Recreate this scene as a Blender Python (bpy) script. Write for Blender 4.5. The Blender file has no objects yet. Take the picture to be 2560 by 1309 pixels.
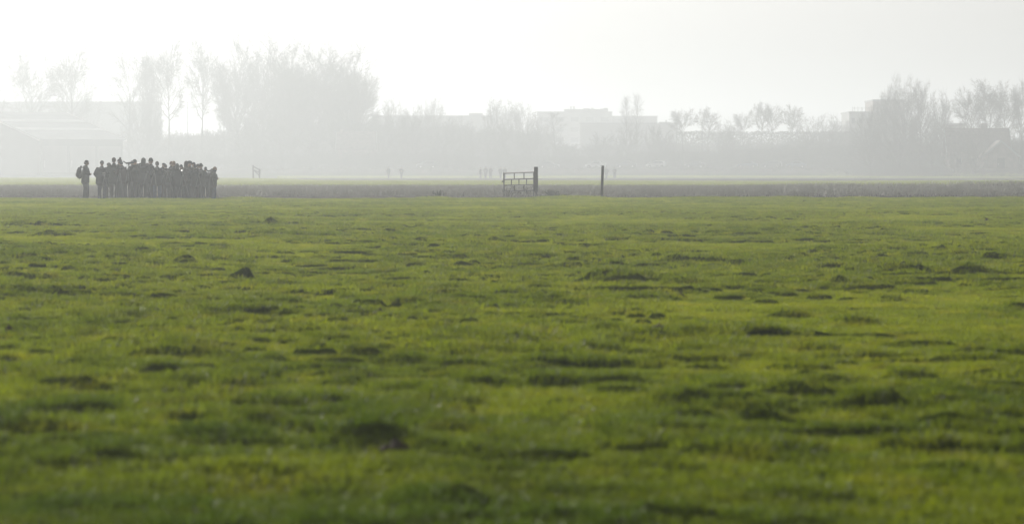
import bpy, math, random
import numpy as np
from mathutils import Vector, Matrix, Euler

S = bpy.context.scene
R = math.radians
F = 10667.0          # focal length in photo pixels (150 mm lens)
HZ = 427.0           # photo row of the horizon
CH = 1.25            # camera height

# ------------------------------------------------------------ camera, sky, sun
cd = bpy.data.cameras.new('camera'); cam = bpy.data.objects.new('camera', cd)
S.collection.objects.link(cam); S.camera = cam
cd.sensor_width = 36.0; cd.lens = 150.0
cd.clip_start = 0.5; cd.clip_end = 9000
cam.location = (0, 0, CH)
cam.rotation_euler = (R(90) - math.atan((654.5 - HZ) / F), 0, 0)
cd.dof.use_dof = True; cd.dof.focus_distance = 190.0; cd.dof.aperture_fstop = 5.2

SUN_AZ, SUN_EL = -27.0, 18.0      # degrees, azimuth from +Y towards +X
W = bpy.data.worlds.new("World"); S.world = W; W.use_nodes = True
nt = W.node_tree; bg = nt.nodes['Background']
sky = nt.nodes.new('ShaderNodeTexSky'); sky.sky_type = 'NISHITA'; sky.sun_disc = False
sky.sun_elevation = R(SUN_EL); sky.sun_rotation = R(SUN_AZ % 360)
sky.air_density = 1.0; sky.dust_density = 6.0; sky.ozone_density = 1.0
hs = nt.nodes.new('ShaderNodeHueSaturation'); hs.inputs['Saturation'].default_value = 0.18
nt.links.new(sky.outputs[0], hs.inputs['Color']); nt.links.new(hs.outputs[0], bg.inputs[0])
bg.inputs[1].default_value = 0.12
sl = bpy.data.lights.new('sun', 'SUN'); sl.energy = 4.6; sl.angle = R(0.6); sl.color = (1.0, 0.955, 0.88)
so = bpy.data.objects.new('sun', sl); S.collection.objects.link(so)
sdir = Vector((math.sin(R(SUN_AZ)) * math.cos(R(SUN_EL)), math.cos(R(SUN_AZ)) * math.cos(R(SUN_EL)), math.sin(R(SUN_EL))))
so.rotation_euler = sdir.to_track_quat('Z', 'Y').to_euler()
S.view_settings.view_transform = 'Standard'; S.view_settings.look = 'None'
S.view_settings.exposure = 0.0; S.view_settings.gamma = 1.0
S.cycles.volume_bounces = 1; S.cycles.max_bounces = 6; S.cycles.transparent_max_bounces = 8
S.cycles.diffuse_bounces = 3; S.cycles.transmission_bounces = 3; S.cycles.glossy_bounces = 2
S.cycles.use_denoising = True

# ------------------------------------------------------------ helpers
def X(px, d): return (px - 1280.0) / F * d
def Z(py, d): return CH + (HZ - py) / F * d

def mesh_np(name, v, f):
    me = bpy.data.meshes.new(name)
    v = np.asarray(v, dtype=np.float32).reshape(-1, 3)
    if isinstance(f, np.ndarray):
        n, k = f.shape
        me.vertices.add(len(v)); me.vertices.foreach_set('co', v.ravel())
        me.loops.add(n * k); me.loops.foreach_set('vertex_index', f.astype(np.int32).ravel())
        me.polygons.add(n); me.polygons.foreach_set('loop_start', np.arange(0, n * k, k, dtype=np.int32))
        me.update(calc_edges=True)
    else:
        me.from_pydata(v.tolist(), [], f); me.update()
    return me

def link(name, me, mat=None, parent=None, loc=None, rot=None, smooth=False):
    o = bpy.data.objects.new(name, me); S.collection.objects.link(o)
    if mat is not None:
        for m in (mat if isinstance(mat, (list, tuple)) else [mat]): me.materials.append(m)
    if parent is not None: o.parent = parent
    if loc is not None: o.location = loc
    if rot is not None: o.rotation_euler = rot
    if smooth and len(me.polygons): me.polygons.foreach_set('use_smooth', [True] * len(me.polygons))
    return o

def tag(o, label=None, cat=None, group=None, kind=None):
    if label: o['label'] = label
    if cat: o['category'] = cat
    if group: o['group'] = group
    if kind: o['kind'] = kind
    return o

def thing(name, label, cat, loc=(0, 0, 0), rz=0.0, group=None):
    o = bpy.data.objects.new(name, None); S.collection.objects.link(o)
    o.location = loc; o.rotation_euler = (0, 0, rz); o.empty_display_size = .2
    return tag(o, label, cat, group)

class MB:
    """collects simple solids, links them as one mesh"""
    def __init__(s): s.v = []; s.f = []
    def add(s, v, f):
        b = len(s.v); s.v += [tuple(p) for p in v]; s.f += [tuple(i + b for i in q) for q in f]; return s
    def box(s, x0, x1, y0, y1, z0, z1):
        return s.add([(x0,y0,z0),(x1,y0,z0),(x1,y1,z0),(x0,y1,z0),(x0,y0,z1),(x1,y0,z1),(x1,y1,z1),(x0,y1,z1)],
                     [(0,3,2,1),(4,5,6,7),(0,1,5,4),(1,2,6,5),(2,3,7,6),(3,0,4,7)])
    def prism(s, prof, y0, y1):      # profile in xz, extruded along y
        n = len(prof)
        v = [(x, y0, z) for x, z in prof] + [(x, y1, z) for x, z in prof]
        return s.add(v, [tuple(range(n)), tuple(range(2*n-1, n-1, -1))] + [(i, i+n, (i+1) % n+n, (i+1) % n) for i in range(n)])
    def sweep(s, pts, rads, n=10, side=None, cap=True):
        """tube with elliptical sections; rads: r or (r_side, r_other)"""
        pts = [Vector(p) for p in pts]; rads = [(r, r) if not isinstance(r, (tuple, list)) else r for r in rads]
        side = Vector(side) if side is not None else None
        if cap:
            d0 = (pts[0]-pts[1]).normalized(); d1 = (pts[-1]-pts[-2]).normalized(); a, b = rads[0], rads[-1]
            m0 = min(a); m1 = min(b)
            pts = [pts[0]+d0*m0*.7, pts[0]+d0*m0*.42] + pts + [pts[-1]+d1*m1*.42, pts[-1]+d1*m1*.7]
            rads = [(a[0]*.35, a[1]*.35), (a[0]*.78, a[1]*.78)] + rads + [(b[0]*.78, b[1]*.78), (b[0]*.35, b[1]*.35)]
        V = []; prev = None
        for i, p in enumerate(pts):
            t = (pts[min(i+1, len(pts)-1)] - pts[max(i-1, 0)]).normalized()
            ref = side if side is not None else (prev if prev is not None else (Vector((1,0,0)) if abs(t.x) < .9 else Vector((0,1,0))))
            u = (ref - t*ref.dot(t))
            if u.length < 1e-5: u = t.orthogonal()
            u.normalize(); w = t.cross(u); prev = u
            for k in range(n):
                a = 2*math.pi*k/n
                V.append(p + u*rads[i][0]*math.cos(a) + w*rads[i][1]*math.sin(a))
        Fc = []
        for i in range(len(pts)-1):
            for k in range(n):
                Fc.append((i*n+k, i*n+(k+1) % n, (i+1)*n+(k+1) % n, (i+1)*n+k))
        Fc.append(tuple(range(n-1, -1, -1))); Fc.append(tuple((len(pts)-1)*n+k for k in range(n)))
        return s.add(V, Fc)
    def ball(s, c, r, n=12, m=8, rot=None):
        c = Vector(c); r = (r, r, r) if not isinstance(r, (tuple, list)) else r
        V = []; 
        for j in range(1, m):
            ph = math.pi*j/m
            for k in range(n):
                a = 2*math.pi*k/n
                q = Vector((r[0]*math.sin(ph)*math.cos(a), r[1]*math.sin(ph)*math.sin(a), r[2]*math.cos(ph)))
                if rot: q = rot @ q
                V.append(c+q)
        top = Vector((0,0,r[2])); bot = -top
        if rot: top = rot @ top; bot = rot @ bot
        V += [c+top, c+bot]; T = len(V)-2; B = T+1; Fc = []
        for j in range(m-2):
            for k in range(n): Fc.append((j*n+k, (j+1)*n+k, (j+1)*n+(k+1) % n, j*n+(k+1) % n))
        for k in range(n):
            Fc.append((T, k, (k+1) % n)); Fc.append((B, (m-2)*n+(k+1) % n, (m-2)*n+k))
        return s.add(V, Fc)
    def mesh(s, name):
        me = bpy.data.meshes.new(name); me.from_pydata(s.v, [], s.f); me.update(); return me
    def obj(s, name, mat, parent=None, smooth=False, **k): return link(name, s.mesh(name), mat, parent, smooth=smooth, **k)

def remeshed(mb, name, vox, smooth_it=2):
    """fuse the overlapping solids into one continuous surface"""
    me = mb.mesh(name); o = bpy.data.objects.new('tmp', me); S.collection.objects.link(o)
    m = o.modifiers.new('r', 'REMESH'); m.mode = 'VOXEL'; m.voxel_size = vox; m.use_smooth_shade = True
    if smooth_it:
        q = o.modifiers.new('s', 'SMOOTH'); q.factor = .5; q.iterations = smooth_it
    dg = bpy.context.evaluated_depsgraph_get()
    out = bpy.data.meshes.new_from_object(o.evaluated_get(dg))
    bpy.data.objects.remove(o); bpy.data.meshes.remove(me); out.name = name
    return out

# ---------- numpy value noise
def _h(xi, yi, s):
    n = (xi.astype(np.int64)*374761393 + yi.astype(np.int64)*668265263 + s*982451653) & 0xffffffff
    n = ((n ^ (n >> 13)) * 1274126177) & 0xffffffff
    n = ((n ^ (n >> 16)) * 2246822519) & 0xffffffff
    return ((n ^ (n >> 15)) & 0xffffff) / float(0xffffff)
def vn(x, y, s=0):
    x = np.asarray(x, float); y = np.asarray(y, float)
    xi = np.floor(x); yi = np.floor(y); fx = x-xi; fy = y-yi
    fx = fx*fx*fx*(fx*(fx*6-15)+10); fy = fy*fy*fy*(fy*(fy*6-15)+10)
    a = _h(xi, yi, s); b = _h(xi+1, yi, s); c = _h(xi, yi+1, s); d = _h(xi+1, yi+1, s)
    return (a*(1-fx)+b*fx)*(1-fy) + (c*(1-fx)+d*fx)*fy
def sst(a, b, v):
    t = np.clip((v-a)/(b-a), 0, 1); return t*t*(3-2*t)

# ------------------------------------------------------------ materials
def newmat(name):
    m = bpy.data.materials.new(name); m.use_nodes = True
    return m, m.node_tree, m.node_tree.nodes['Principled BSDF']

def pmat(name, col, rough=.8, metal=0.0, var=.25, scale=8.0, spec=.3, bump=0.0, bscale=40):
    m, t, b = newmat(name)
    b.inputs['Roughness'].default_value = rough; b.inputs['Metallic'].default_value = metal
    b.inputs['Specular IOR Level'].default_value = spec
    tc = t.nodes.new('ShaderNodeTexCoord'); nz = t.nodes.new('ShaderNodeTexNoise'); nz.inputs['Scale'].default_value = scale
    nz.inputs['Detail'].default_value = 5
    t.links.new(tc.outputs['Object'], nz.inputs['Vector'])
    cr = t.nodes.new('ShaderNodeValToRGB'); e = cr.color_ramp.elements
    e[0].position = .3; e[1].position = .7
    e[0].color = tuple(c*(1-var) for c in col)+(1,); e[1].color = tuple(min(1, c*(1+var)) for c in col)+(1,)
    t.links.new(nz.outputs['Fac'], cr.inputs[0]); t.links.new(cr.outputs[0], b.inputs['Base Color'])
    if bump:
        n2 = t.nodes.new('ShaderNodeTexNoise'); n2.inputs['Scale'].default_value = bscale
        t.links.new(tc.outputs['Object'], n2.inputs['Vector'])
        bp = t.nodes.new('ShaderNodeBump'); bp.inputs['Strength'].default_value = bump; bp.inputs['Distance'].default_value = .02
        t.links.new(n2.outputs['Fac'], bp.inputs['Height']); t.links.new(bp.outputs[0], b.inputs['Normal'])
    return m

def grass_mat(name, ca, cb, cy, trans=.5, tcol=(2.6, 2.5, 1.2)):
    """blades: colour by patch noise in world space and by the tuft's own attribute"""
    m, t, b = newmat(name); N = t.nodes; L = t.links
    geo = N.new('ShaderNodeNewGeometry')
    mp = N.new('ShaderNodeMapping'); mp.inputs['Scale'].default_value = (.35, .22, 0)
    L.new(geo.outputs['Position'], mp.inputs[0])
    n1 = N.new('ShaderNodeTexNoise'); n1.inputs['Scale'].default_value = 1.0; n1.inputs['Detail'].default_value = 4
    L.new(mp.outputs[0], n1.inputs['Vector'])
    mp2 = N.new('ShaderNodeMapping'); mp2.inputs['Scale'].default_value = (2.3, 1.5, 0)
    L.new(geo.outputs['Position'], mp2.inputs[0])
    n2 = N.new('ShaderNodeTexNoise'); n2.inputs['Scale'].default_value = 1.0; n2.inputs['Detail'].default_value = 3
    L.new(mp2.outputs[0], n2.inputs['Vector'])
    r1 = N.new('ShaderNodeValToRGB'); r1.color_ramp.elements[0].position = .38; r1.color_ramp.elements[1].position = .62
    r1.color_ramp.elements[0].color = ca+(1,); r1.color_ramp.elements[1].color = cb+(1,)
    L.new(n1.outputs['Fac'], r1.inputs[0])
    r2 = N.new('ShaderNodeValToRGB'); r2.color_ramp.elements[0].position = .5; r2.color_ramp.elements[1].position = .75
    r2.color_ramp.elements[0].color = (0,0,0,1); r2.color_ramp.elements[1].color = (.8,.8,.8,1)
    L.new(n2.outputs['Fac'], r2.inputs[0])
    mx = N.new('ShaderNodeMixRGB'); mx.inputs[2].default_value = cy+(1,)
    L.new(r2.outputs[0], mx.inputs[0]); L.new(r1.outputs[0], mx.inputs[1])
    at = N.new('ShaderNodeAttribute'); at.attribute_type = 'INSTANCER'; at.attribute_name = 'lush_vignette'
    ml = N.new('ShaderNodeMixRGB'); ml.inputs[2].default_value = (.027, .046, .004, 1)
    L.new(at.outputs['Fac'], ml.inputs[0]); L.new(mx.outputs[0], ml.inputs[1])
    oi = N.new('ShaderNodeObjectInfo')
    hv = N.new('ShaderNodeHueSaturation')
    mr = N.new('ShaderNodeMapRange'); mr.inputs[3].default_value = .72; mr.inputs[4].default_value = 1.3
    L.new(oi.outputs['Random'], mr.inputs[0]); L.new(mr.outputs[0], hv.inputs['Value']); L.new(ml.outputs[0], hv.inputs['Color'])
    tr = N.new('ShaderNodeBsdfTranslucent'); h2 = N.new('ShaderNodeMixRGB'); h2.blend_type = 'MULTIPLY'; h2.inputs[0].default_value = 1.0
    h2.inputs[2].default_value = tcol+(1,); L.new(hv.outputs[0], h2.inputs[1]); L.new(h2.outputs[0], tr.inputs[0])
    L.new(hv.outputs[0], b.inputs['Base Color']); b.inputs['Roughness'].default_value = .5
    b.inputs['Specular IOR Level'].default_value = .07
    ms = N.new('ShaderNodeMixShader'); ms.inputs[0].default_value = trans
    L.new(b.outputs[0], ms.inputs[1]); L.new(tr.outputs[0], ms.inputs[2])
    L.new(ms.outputs[0], N['Material Output'].inputs['Surface'])
    return m

M = {}
M['grass'] = grass_mat('grass_blades', (.075,.101,.003), (.110,.135,.004), (.158,.154,.012))
M['far_grass'] = grass_mat('far_grass_blades', (.088,.106,.036), (.104,.122,.042), (.122,.130,.050))
M['bark'] = pmat('bark', (.075,.068,.055), .9, var=.3, scale=1.5)
M['twig'] = pmat('twig_bark', (.085,.075,.060), .9, var=.3, scale=.6)
M['shrub'] = pmat('shrub_twigs', (.075,.070,.050), .9, var=.35, scale=.3)
M['evergreen'] = pmat('dull_leaves', (.045,.060,.030), .8, var=.4, scale=.4)
M['steel'] = pmat('weathered_steel', (.035,.037,.036), .55, .6, var=.35, scale=14)
M['wood'] = pmat('weathered_post', (.040,.041,.037), .9, var=.4, scale=9, bump=.6, bscale=30)
M['soil'] = pmat('molehill_soil', (.058,.043,.022), .95, var=.45, scale=22, bump=1.0, bscale=60)
M['stalk'] = pmat('maize_stubble', (.36,.34,.28), .6, var=.4, scale=2)
M['reed'] = pmat('dead_reeds', (.14,.125,.09), .9, var=.35, scale=.8)
M['weed'] = pmat('weed_leaves', (.060,.080,.030), .7, var=.4, scale=10)
M['deadweed'] = pmat('dry_weed', (.085,.080,.045), .8, var=.4, scale=10)
M['skin'] = pmat('skin', (.40,.25,.18), .6, var=.08)
M['white'] = pmat('white_paint', (.45,.45,.43), .5, var=.05, scale=1)
M['glass'] = pmat('dark_glass', (.03,.035,.04), .12, var=.1, spec=.8)
M['rubber'] = pmat('rubber', (.02,.02,.02), .8, var=.2)
M['chrome'] = pmat('alloy', (.5,.5,.5), .3, .9, var=.1)
M['asphalt'] = pmat('asphalt', (.055,.055,.055), .85, var=.2, scale=1)
M['wall_grey'] = pmat('grey_cladding', (.17,.18,.17), .7, var=.08, scale=.3)
M['wall_pale'] = pmat('pale_render', (.27,.27,.255), .8, var=.08, scale=.3)
M['wall_dark'] = pmat('dark_brick', (.16,.12,.10), .85, var=.25, scale=1.2)
M['roof_grey'] = pmat('roof_sheet', (.13,.14,.14), .6, var=.15, scale=.4)
M['roof_tile'] = pmat('roof_tiles', (.12,.085,.07), .8, var=.25, scale=1.5)
M['skylight'] = pmat('skylight_sheet', (.30,.31,.305), .5, var=.05, scale=1)
M['tripod'] = pmat('tripod_metal', (.14,.14,.135), .6, .5, var=.2)
M['scope'] = pmat('scope_body', (.035,.045,.035), .45, var=.2)

def cloth(name, col): 
    if name not in M: M[name] = pmat(name, col, .9, var=.22, scale=7, bump=.5, bscale=25)
    return M[name]

# ------------------------------------------------------------ terrain
# (photo x, photo y of the base, width px, height px): the hummocks one can pick out
HUM = [(1515,712,110,34),(1625,714,150,24),(1700,722,110,14),(1580,727,60,12),(20,755,130,36),(90,762,120,22),(180,752,90,18),
       (290,756,120,20),(5,700,60,18),(95,690,50,12),(148,722,70,16),(480,670,80,16),(625,705,90,18),(690,712,90,10),
       (585,802,60,16),(440,794,50,12),(790,832,80,14),(1220,836,70,12),(1470,896,50,16),(300,884,60,16),(1830,752,60,16),(1750,738,50,10),
       (2300,690,170,20),(2420,695,120,14),(2240,676,80,10),(2530,795,90,26),(2210,760,60,10),(2150,830,110,14),(1980,812,80,16),
       (2500,945,90,26),(2010,1024,110,30),(2160,1015,90,20),(2370,1015,150,44),(2260,1050,200,26),(1730,1038,110,22),(1850,1044,130,20),
       (1200,990,110,18),(1330,992,120,12),(1010,1084,110,28),(1090,1112,120,24),(1200,1105,110,18),(80,1115,110,28),
       (1700,1090,170,30),(1900,1085,190,26),(1560,1082,70,18),(2420,1100,140,24),(640,1098,70,16),(490,1032,60,14),(330,1060,110,14),
       (950,1150,150,26),(1340,1090,90,16),(120,600,80,9),(45,590,50,8),(640,566,150,10),(90,570,170,10),(1160,612,60,8),
       (1235,612,50,8),(1215,654,40,8),(1470,655,60,8),(1700,655,70,8),(1560,605,80,7),(2250,600,80,8),(2380,640,90,9),
       (2490,655,70,9),(1970,600,60,6),(1110,1280,170,30),(1530,1306,160,30),(1980,1262,160,22),(2380,1205,120,20),(560,1220,130,18),(1850,1170,110,16),
       (240,1190,90,16),(10,1210,90,16),(2540,680,50,10),(2080,720,60,10),(880,742,60,10),(1060,690,50,8),(1440,850,60,10),(700,800,60,9),(1640,1200,110,16)]
HUMW = []
for hx, hy, hw, hh in HUM:
    d = CH*F/(hy-HZ)
    sx_ = hw*d/F*(.78 if d > 30 else .85)
    HUMW.append((X(hx, d), d, sx_, min(.19, .36*sx_, hh*d/F*(1.15 if hh > 28 else 1.5))))

def hummocks(x, y):
    h = np.zeros_like(x)
    for cx, cy, sx, hh in HUMW:
        dx = (x-cx)/(sx*1.05); dy = (y-cy-.12)/(.16+sx*.35)
        q = dx*dx+dy*dy; m = q < 7
        if m.any():
            r = .85 + 1.1*(vn(x[m]/.20+cx, y[m]/.15, 5)-.5) + .5*(vn(x[m]/.06, y[m]/.06, 6)-.5)
            h[m] = np.maximum(h[m], hh*np.exp(-q[m]*1.1)*r)
    return h

def tussock(x, y):
    a = sst(.58, .80, vn(x/.30+.3*vn(x/.12, y/.12, 31), y/.30, 7))*sst(.35, .62, vn(x/5.0, y/7.0, 8))
    b = sst(.60, .80, vn(x/.17, y/.20, 9))*sst(.40, .65, vn(x/3.0, y/4.5, 10))
    return np.clip(.7*a + .6*b, 0, 1.1)

def bank(x, y):
    """how much nearer the dike runs on the right"""
    return 100.0*sst(62, 84, np.asarray(x, float))

def height(x, y):
    x = np.asarray(x, float); y = np.asarray(y, float)
    p = 1 - sst(188.0, 190.5, y)           # pasture
    h = (vn(x/9, y/11, 1)-.5)*.11 + (vn(x/3.1, y/3.6, 2)-.5)*.045 + (vn(x/1.1, y/1.2, 3)-.5)*.030 + (vn(x/.42, y/.42, 4)-.5)*.020
    far = sst(60, 170, y)
    tus = tussock(x, y)*(.060 + .030*sst(18, 50, y) - .035*far)
    h = (h*(1-.35*far) + tus + hummocks(x, y))*p*sst(3, 8, y)
    # ploughed field with stubble
    s = sst(190.5, 193, y)*(1-sst(325, 335, y))
    u = x/np.maximum(y, 1)
    h += s*((vn(x/2.2, y/1.4, 12)-.5)*.09 + (vn(x/.5, y/.5, 13)-.5)*.05)
    h += .34*np.exp(-((y-300)/20)**2)*sst(.045, .09, u)*(.25+1.1*vn(x/7, y/30, 14))
    h += .10*np.exp(-((y-262)/14)**2)*sst(.0, .06, u)*vn(x/8, y/20, 15)
    h -= .30*np.exp(-((y-191.3)/.9)**2)
    # dike road in the distance
    yb = y + bank(x, y)
    e = sst(862, 876, yb); h += 1.75*e - .5*sst(892, 905, yb)
    h += (vn(x/30, y/40, 16)-.5)*.14*sst(330, 420, y)
    return h

def make_ground():
    ys = [-12.0]; 
    while ys[-1] < 3000:
        y = ys[-1]
        if y < 6: st = .6
        elif y < 194: st = .055*(max(y, 13)/15)**.58
        elif y < 345: st = .9
        elif y < 900: st = 4.0
        else: st = 40.0
        ys.append(y+st)
    ys = np.array(ys)
    core = np.linspace(-.125, .125, 341); ext = []; u = .125; st = .0012
    while u < .6: st *= 1.25; u += st; ext.append(u)
    us = np.concatenate([-np.array(ext[::-1]), core, np.array(ext)])
    YY, UU = np.meshgrid(ys, us, indexing='ij'); XX = UU*(YY+25)
    ZZ = height(XX, YY)
    v = np.stack([XX, YY, ZZ], -1).reshape(-1, 3)
    ny, nx = YY.shape
    i = (np.arange(ny-1)[:, None]*nx + np.arange(nx-1)[None, :]).ravel()
    f = np.stack([i, i+1, i+nx+1, i+nx], -1)
    me = mesh_np('ground', v, f)
    # what grows where
    x = v[:, 0]; y = v[:, 1]; un = x/np.maximum(y, 1); px = 1280+un*F
    wob = (vn(x/3.5, y/3.5, 20)-.5)
    e1 = 190.6 + wob*1.0 + (vn(x/5, y*0, 23)-.5)*1.2
    e2 = 306 + wob*8
    wob = wob*.4 + (vn(x/22, y/14, 21)-.5)*2.2
    e3 = np.where(px < 2000, 640 - 165*sst(540, 900, px), 476) + wob*20
    e4 = np.where(px < 2000, 862 - 117*sst(560, 900, px), 745) + wob*20 - bank(x, y)*.8
    yb = y + bank(x, y)
    soil = ((y > e1) & (y < e2)) | ((y > e3) & (y < e4))
    soil = soil.astype(np.float32)
    # a few bare patches of earth in the pasture
    pale = (1-sst(-.01, .07, un)).astype(np.float32)
    rough = (yb > 868).astype(np.float32)
    for nm, arr in (('soil', soil), ('rough', rough), ('pale', pale)):
        a = me.attributes.new(nm, 'FLOAT', 'POINT'); a.data.foreach_set('value', arr.astype(np.float32))
    m, t, b = newmat('ground'); N = t.nodes; L = t.links
    geo = N.new('ShaderNodeNewGeometry')
    def noise(sc, det=5, vec=None):
        n = N.new('ShaderNodeTexNoise'); n.inputs['Scale'].default_value = sc; n.inputs['Detail'].default_value = det
        L.new(vec or geo.outputs['Position'], n.inputs['Vector']); return n
    def ramp(src, c0, c1, p0=.35, p1=.65):
        r = N.new('ShaderNodeValToRGB'); r.color_ramp.elements[0].position = p0; r.color_ramp.elements[1].position = p1
        r.color_ramp.elements[0].color = c0+(1,); r.color_ramp.elements[1].color = c1+(1,); L.new(src, r.inputs[0]); return r
    g = ramp(noise(.8).outputs['Fac'], (.035,.050,.005), (.060,.076,.007))
    so_ = ramp(noise(1.6, 8).outputs['Fac'], (.030,.026,.024), (.085,.074,.066))
    sp = ramp(noise(1.6, 8).outputs['Fac'], (.060,.054,.048), (.150,.136,.118)); a3 = N.new('ShaderNodeAttribute'); a3.attribute_name = 'pale'
    m3 = N.new('ShaderNodeMixRGB'); L.new(a3.outputs['Fac'], m3.inputs[0]); L.new(so_.outputs[0], m3.inputs[1]); L.new(sp.outputs[0], m3.inputs[2])
    ro = ramp(noise(.25, 8).outputs['Fac'], (.035,.034,.024), (.075,.068,.050))
    a1 = N.new('ShaderNodeAttribute'); a1.attribute_name = 'soil'; a2 = N.new('ShaderNodeAttribute'); a2.attribute_name = 'rough'
    m1 = N.new('ShaderNodeMixRGB'); L.new(a1.outputs['Fac'], m1.inputs[0]); L.new(g.outputs[0], m1.inputs[1]); L.new(m3.outputs[0], m1.inputs[2])
    m2 = N.new('ShaderNodeMixRGB'); L.new(a2.outputs['Fac'], m2.inputs[0]); L.new(m1.outputs[0], m2.inputs[1]); L.new(ro.outputs[0], m2.inputs[2])
    L.new(m2.outputs[0], b.inputs['Base Color']); b.inputs['Roughness'].default_value = 1.0; b.inputs['Specular IOR Level'].default_value = 0
    bp = N.new('ShaderNodeBump'); bp.inputs['Strength'].default_value = .7; bp.inputs['Distance'].default_value = .04
    L.new(noise(9, 6).outputs['Fac'], bp.inputs['Height']); L.new(bp.outputs[0], b.inputs['Normal'])
    o = link('ground', me, m, smooth=True); tag(o, kind='structure')
    return o
make_ground()

def gz(x, y): return float(height(np.array([x]), np.array([y]))[0])

# ------------------------------------------------------------ grass (stuff, instanced tufts)
def tuft_mesh(name, n, h, r, seed, seg=3, wid=.0045, lean=.5):
    rg = np.random.RandomState(seed); V = []; Fc = []
    for i in range(n):
        a = rg.rand()*6.283; rr = r*math.sqrt(rg.rand()); bx, by = rr*math.cos(a), rr*math.sin(a)
        da = a + rg.randn()*.9; L = h*(.45+.75*rg.rand()); bend = lean*(.3+.9*rg.rand())
        w = wid*(.7+.6*rg.rand()); sa = rg.rand()*6.283; sx, sy = math.cos(sa), math.sin(sa)
        px, py, pz = bx, by, -.01; ang = .08+.2*rg.rand(); b = len(V)
        for s in range(seg+1):
            ww = w*(1-(s/seg)**1.6)*(1 if s else .8)
            if s == seg: V.append((px, py, pz))
            else: V.append((px-sx*ww, py-sy*ww, pz)); V.append((px+sx*ww, py+sy*ww, pz))
            st = L/seg
            px += math.sin(ang)*math.cos(da)*st; py += math.sin(ang)*math.sin(da)*st; pz += math.cos(ang)*st; ang += bend
        for s in range(seg-1): Fc.append((b+2*s, b+2*s+1, b+2*s+3, b+2*s+2))
        Fc.append((b+2*seg-2, b+2*seg-1, b+2*seg))
    me = bpy.data.meshes.new(name); me.from_pydata(V, [], Fc); me.update(); return me

def scatter(name, pts, sc, rz, lush_vignette, variants, label=None, cat=None, up=None):
    """one object: a point mesh whose geometry nodes put a tuft on every point"""
    col = bpy.data.collections.new(name+'_variants')
    for i, (me, mat) in enumerate(variants):
        if not me.materials: me.materials.append(mat)
        o = bpy.data.objects.new('%s_%s' % (name, 'abcdefghij'[i]), me); col.objects.link(o)
    me = bpy.data.meshes.new(name); me.vertices.add(len(pts)); me.vertices.foreach_set('co', np.asarray(pts, np.float32).ravel())
    for nm, arr in (('sc', sc), ('rz', rz), ('lush_vignette', lush_vignette)):
        a = me.attributes.new(nm, 'FLOAT', 'POINT'); a.data.foreach_set('value', np.asarray(arr, np.float32))
    ix = np.random.RandomState(5).randint(0, len(variants), len(pts)).astype(np.int32)
    a = me.attributes.new('ix', 'INT', 'POINT'); a.data.foreach_set('value', ix)
    o = link(name, me)
    g = bpy.data.node_groups.new(name, 'GeometryNodeTree')
    g.interface.new_socket('Geometry', in_out='INPUT', socket_type='NodeSocketGeometry')
    g.interface.new_socket('Geometry', in_out='OUTPUT', socket_type='NodeSocketGeometry')
    N = g.nodes; L = g.links
    gi = N.new('NodeGroupInput'); go = N.new('NodeGroupOutput'); ip = N.new('GeometryNodeInstanceOnPoints')
    ci = N.new('GeometryNodeCollectionInfo'); ci.inputs['Collection'].default_value = col
    ci.inputs['Separate Children'].default_value = True; ci.inputs['Reset Children'].default_value = True
    def na(n, ty='FLOAT'):
        q = N.new('GeometryNodeInputNamedAttribute'); q.data_type = ty; q.inputs['Name'].default_value = n; return q
    cx = N.new('ShaderNodeCombineXYZ'); L.new(na('rz').outputs['Attribute'], cx.inputs['Z'])
    L.new(gi.outputs[0], ip.inputs['Points']); L.new(ci.outputs[0], ip.inputs['Instance'])
    ip.inputs['Pick Instance'].default_value = True
    L.new(na('ix', 'INT').outputs['Attribute'], ip.inputs['Instance Index'])
    L.new(cx.outputs[0], ip.inputs['Rotation']); L.new(na('sc').outputs['Attribute'], ip.inputs['Scale'])
    L.new(ip.outputs[0], go.inputs[0])
    md = o.modifiers.new('scatter', 'NODES'); md.node_group = g
    tag(o, label, cat, kind='stuff')
    return o

def field_points(y0, y1, dens, seed, margin=1.22, hw=.12):
    """dens(y): tufts per square metre, points over the wedge the lens sees"""
    rg = np.random.RandomState(seed)
    ye = np.linspace(y0, y1, 400); w = 2*hw*ye*margin+1.5; c = np.cumsum(dens(ye)*w); c = c/c[-1]
    tot = int(np.trapezoid(dens(ye)*w, ye)) if hasattr(np, 'trapezoid') else int(np.trapz(dens(ye)*w, ye))
    y = np.interp(rg.rand(tot), c, ye); x = (rg.rand(tot)*2-1)*(hw*y*margin+.75)
    return x, y, rg

gv = [(tuft_mesh('grass_tuft', 34, .048, .085, 11+i, wid=.0028, lean=.5), M['grass']) for i in range(5)]
x, y, rg = field_points(11.5, 190.3, lambda d: 230*np.minimum(1, (32/d))**1.05, 3)
z = height(x, y); tu = np.clip(tussock(x, y), 0, 1); hu = np.clip(hummocks(x, y)/.12, 0, 1); t_ = np.maximum(tu*.8, hu)
far = np.maximum(1, (y/38))**.30
short = .55 + .55*vn(x/1.3, y/1.8, 40) + 1.5*sst(186.5, 189.5, y)*sst(.45, .85, vn(x/1.7, y/3, 41))
sc = (.75+.5*rg.rand(len(x)))*far*(short + .40*t_)
lush_vignette = np.clip(t_*.60 + .25*(rg.rand(len(x))-.5) + (.12 + .85*vn(x/.9, y/1.3, 44))*(1-sst(14, 32, y)), 0, 1)  # tussocks grow lusher; near grass is coloured darker to imitate lens vignetting
scatter('grass', np.stack([x, y, z], -1), sc, rg.rand(len(x))*6.283, lush_vignette, gv, 'short uneven green pasture grass covering the whole foreground', 'grass')
print('tufts', len(x))

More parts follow.
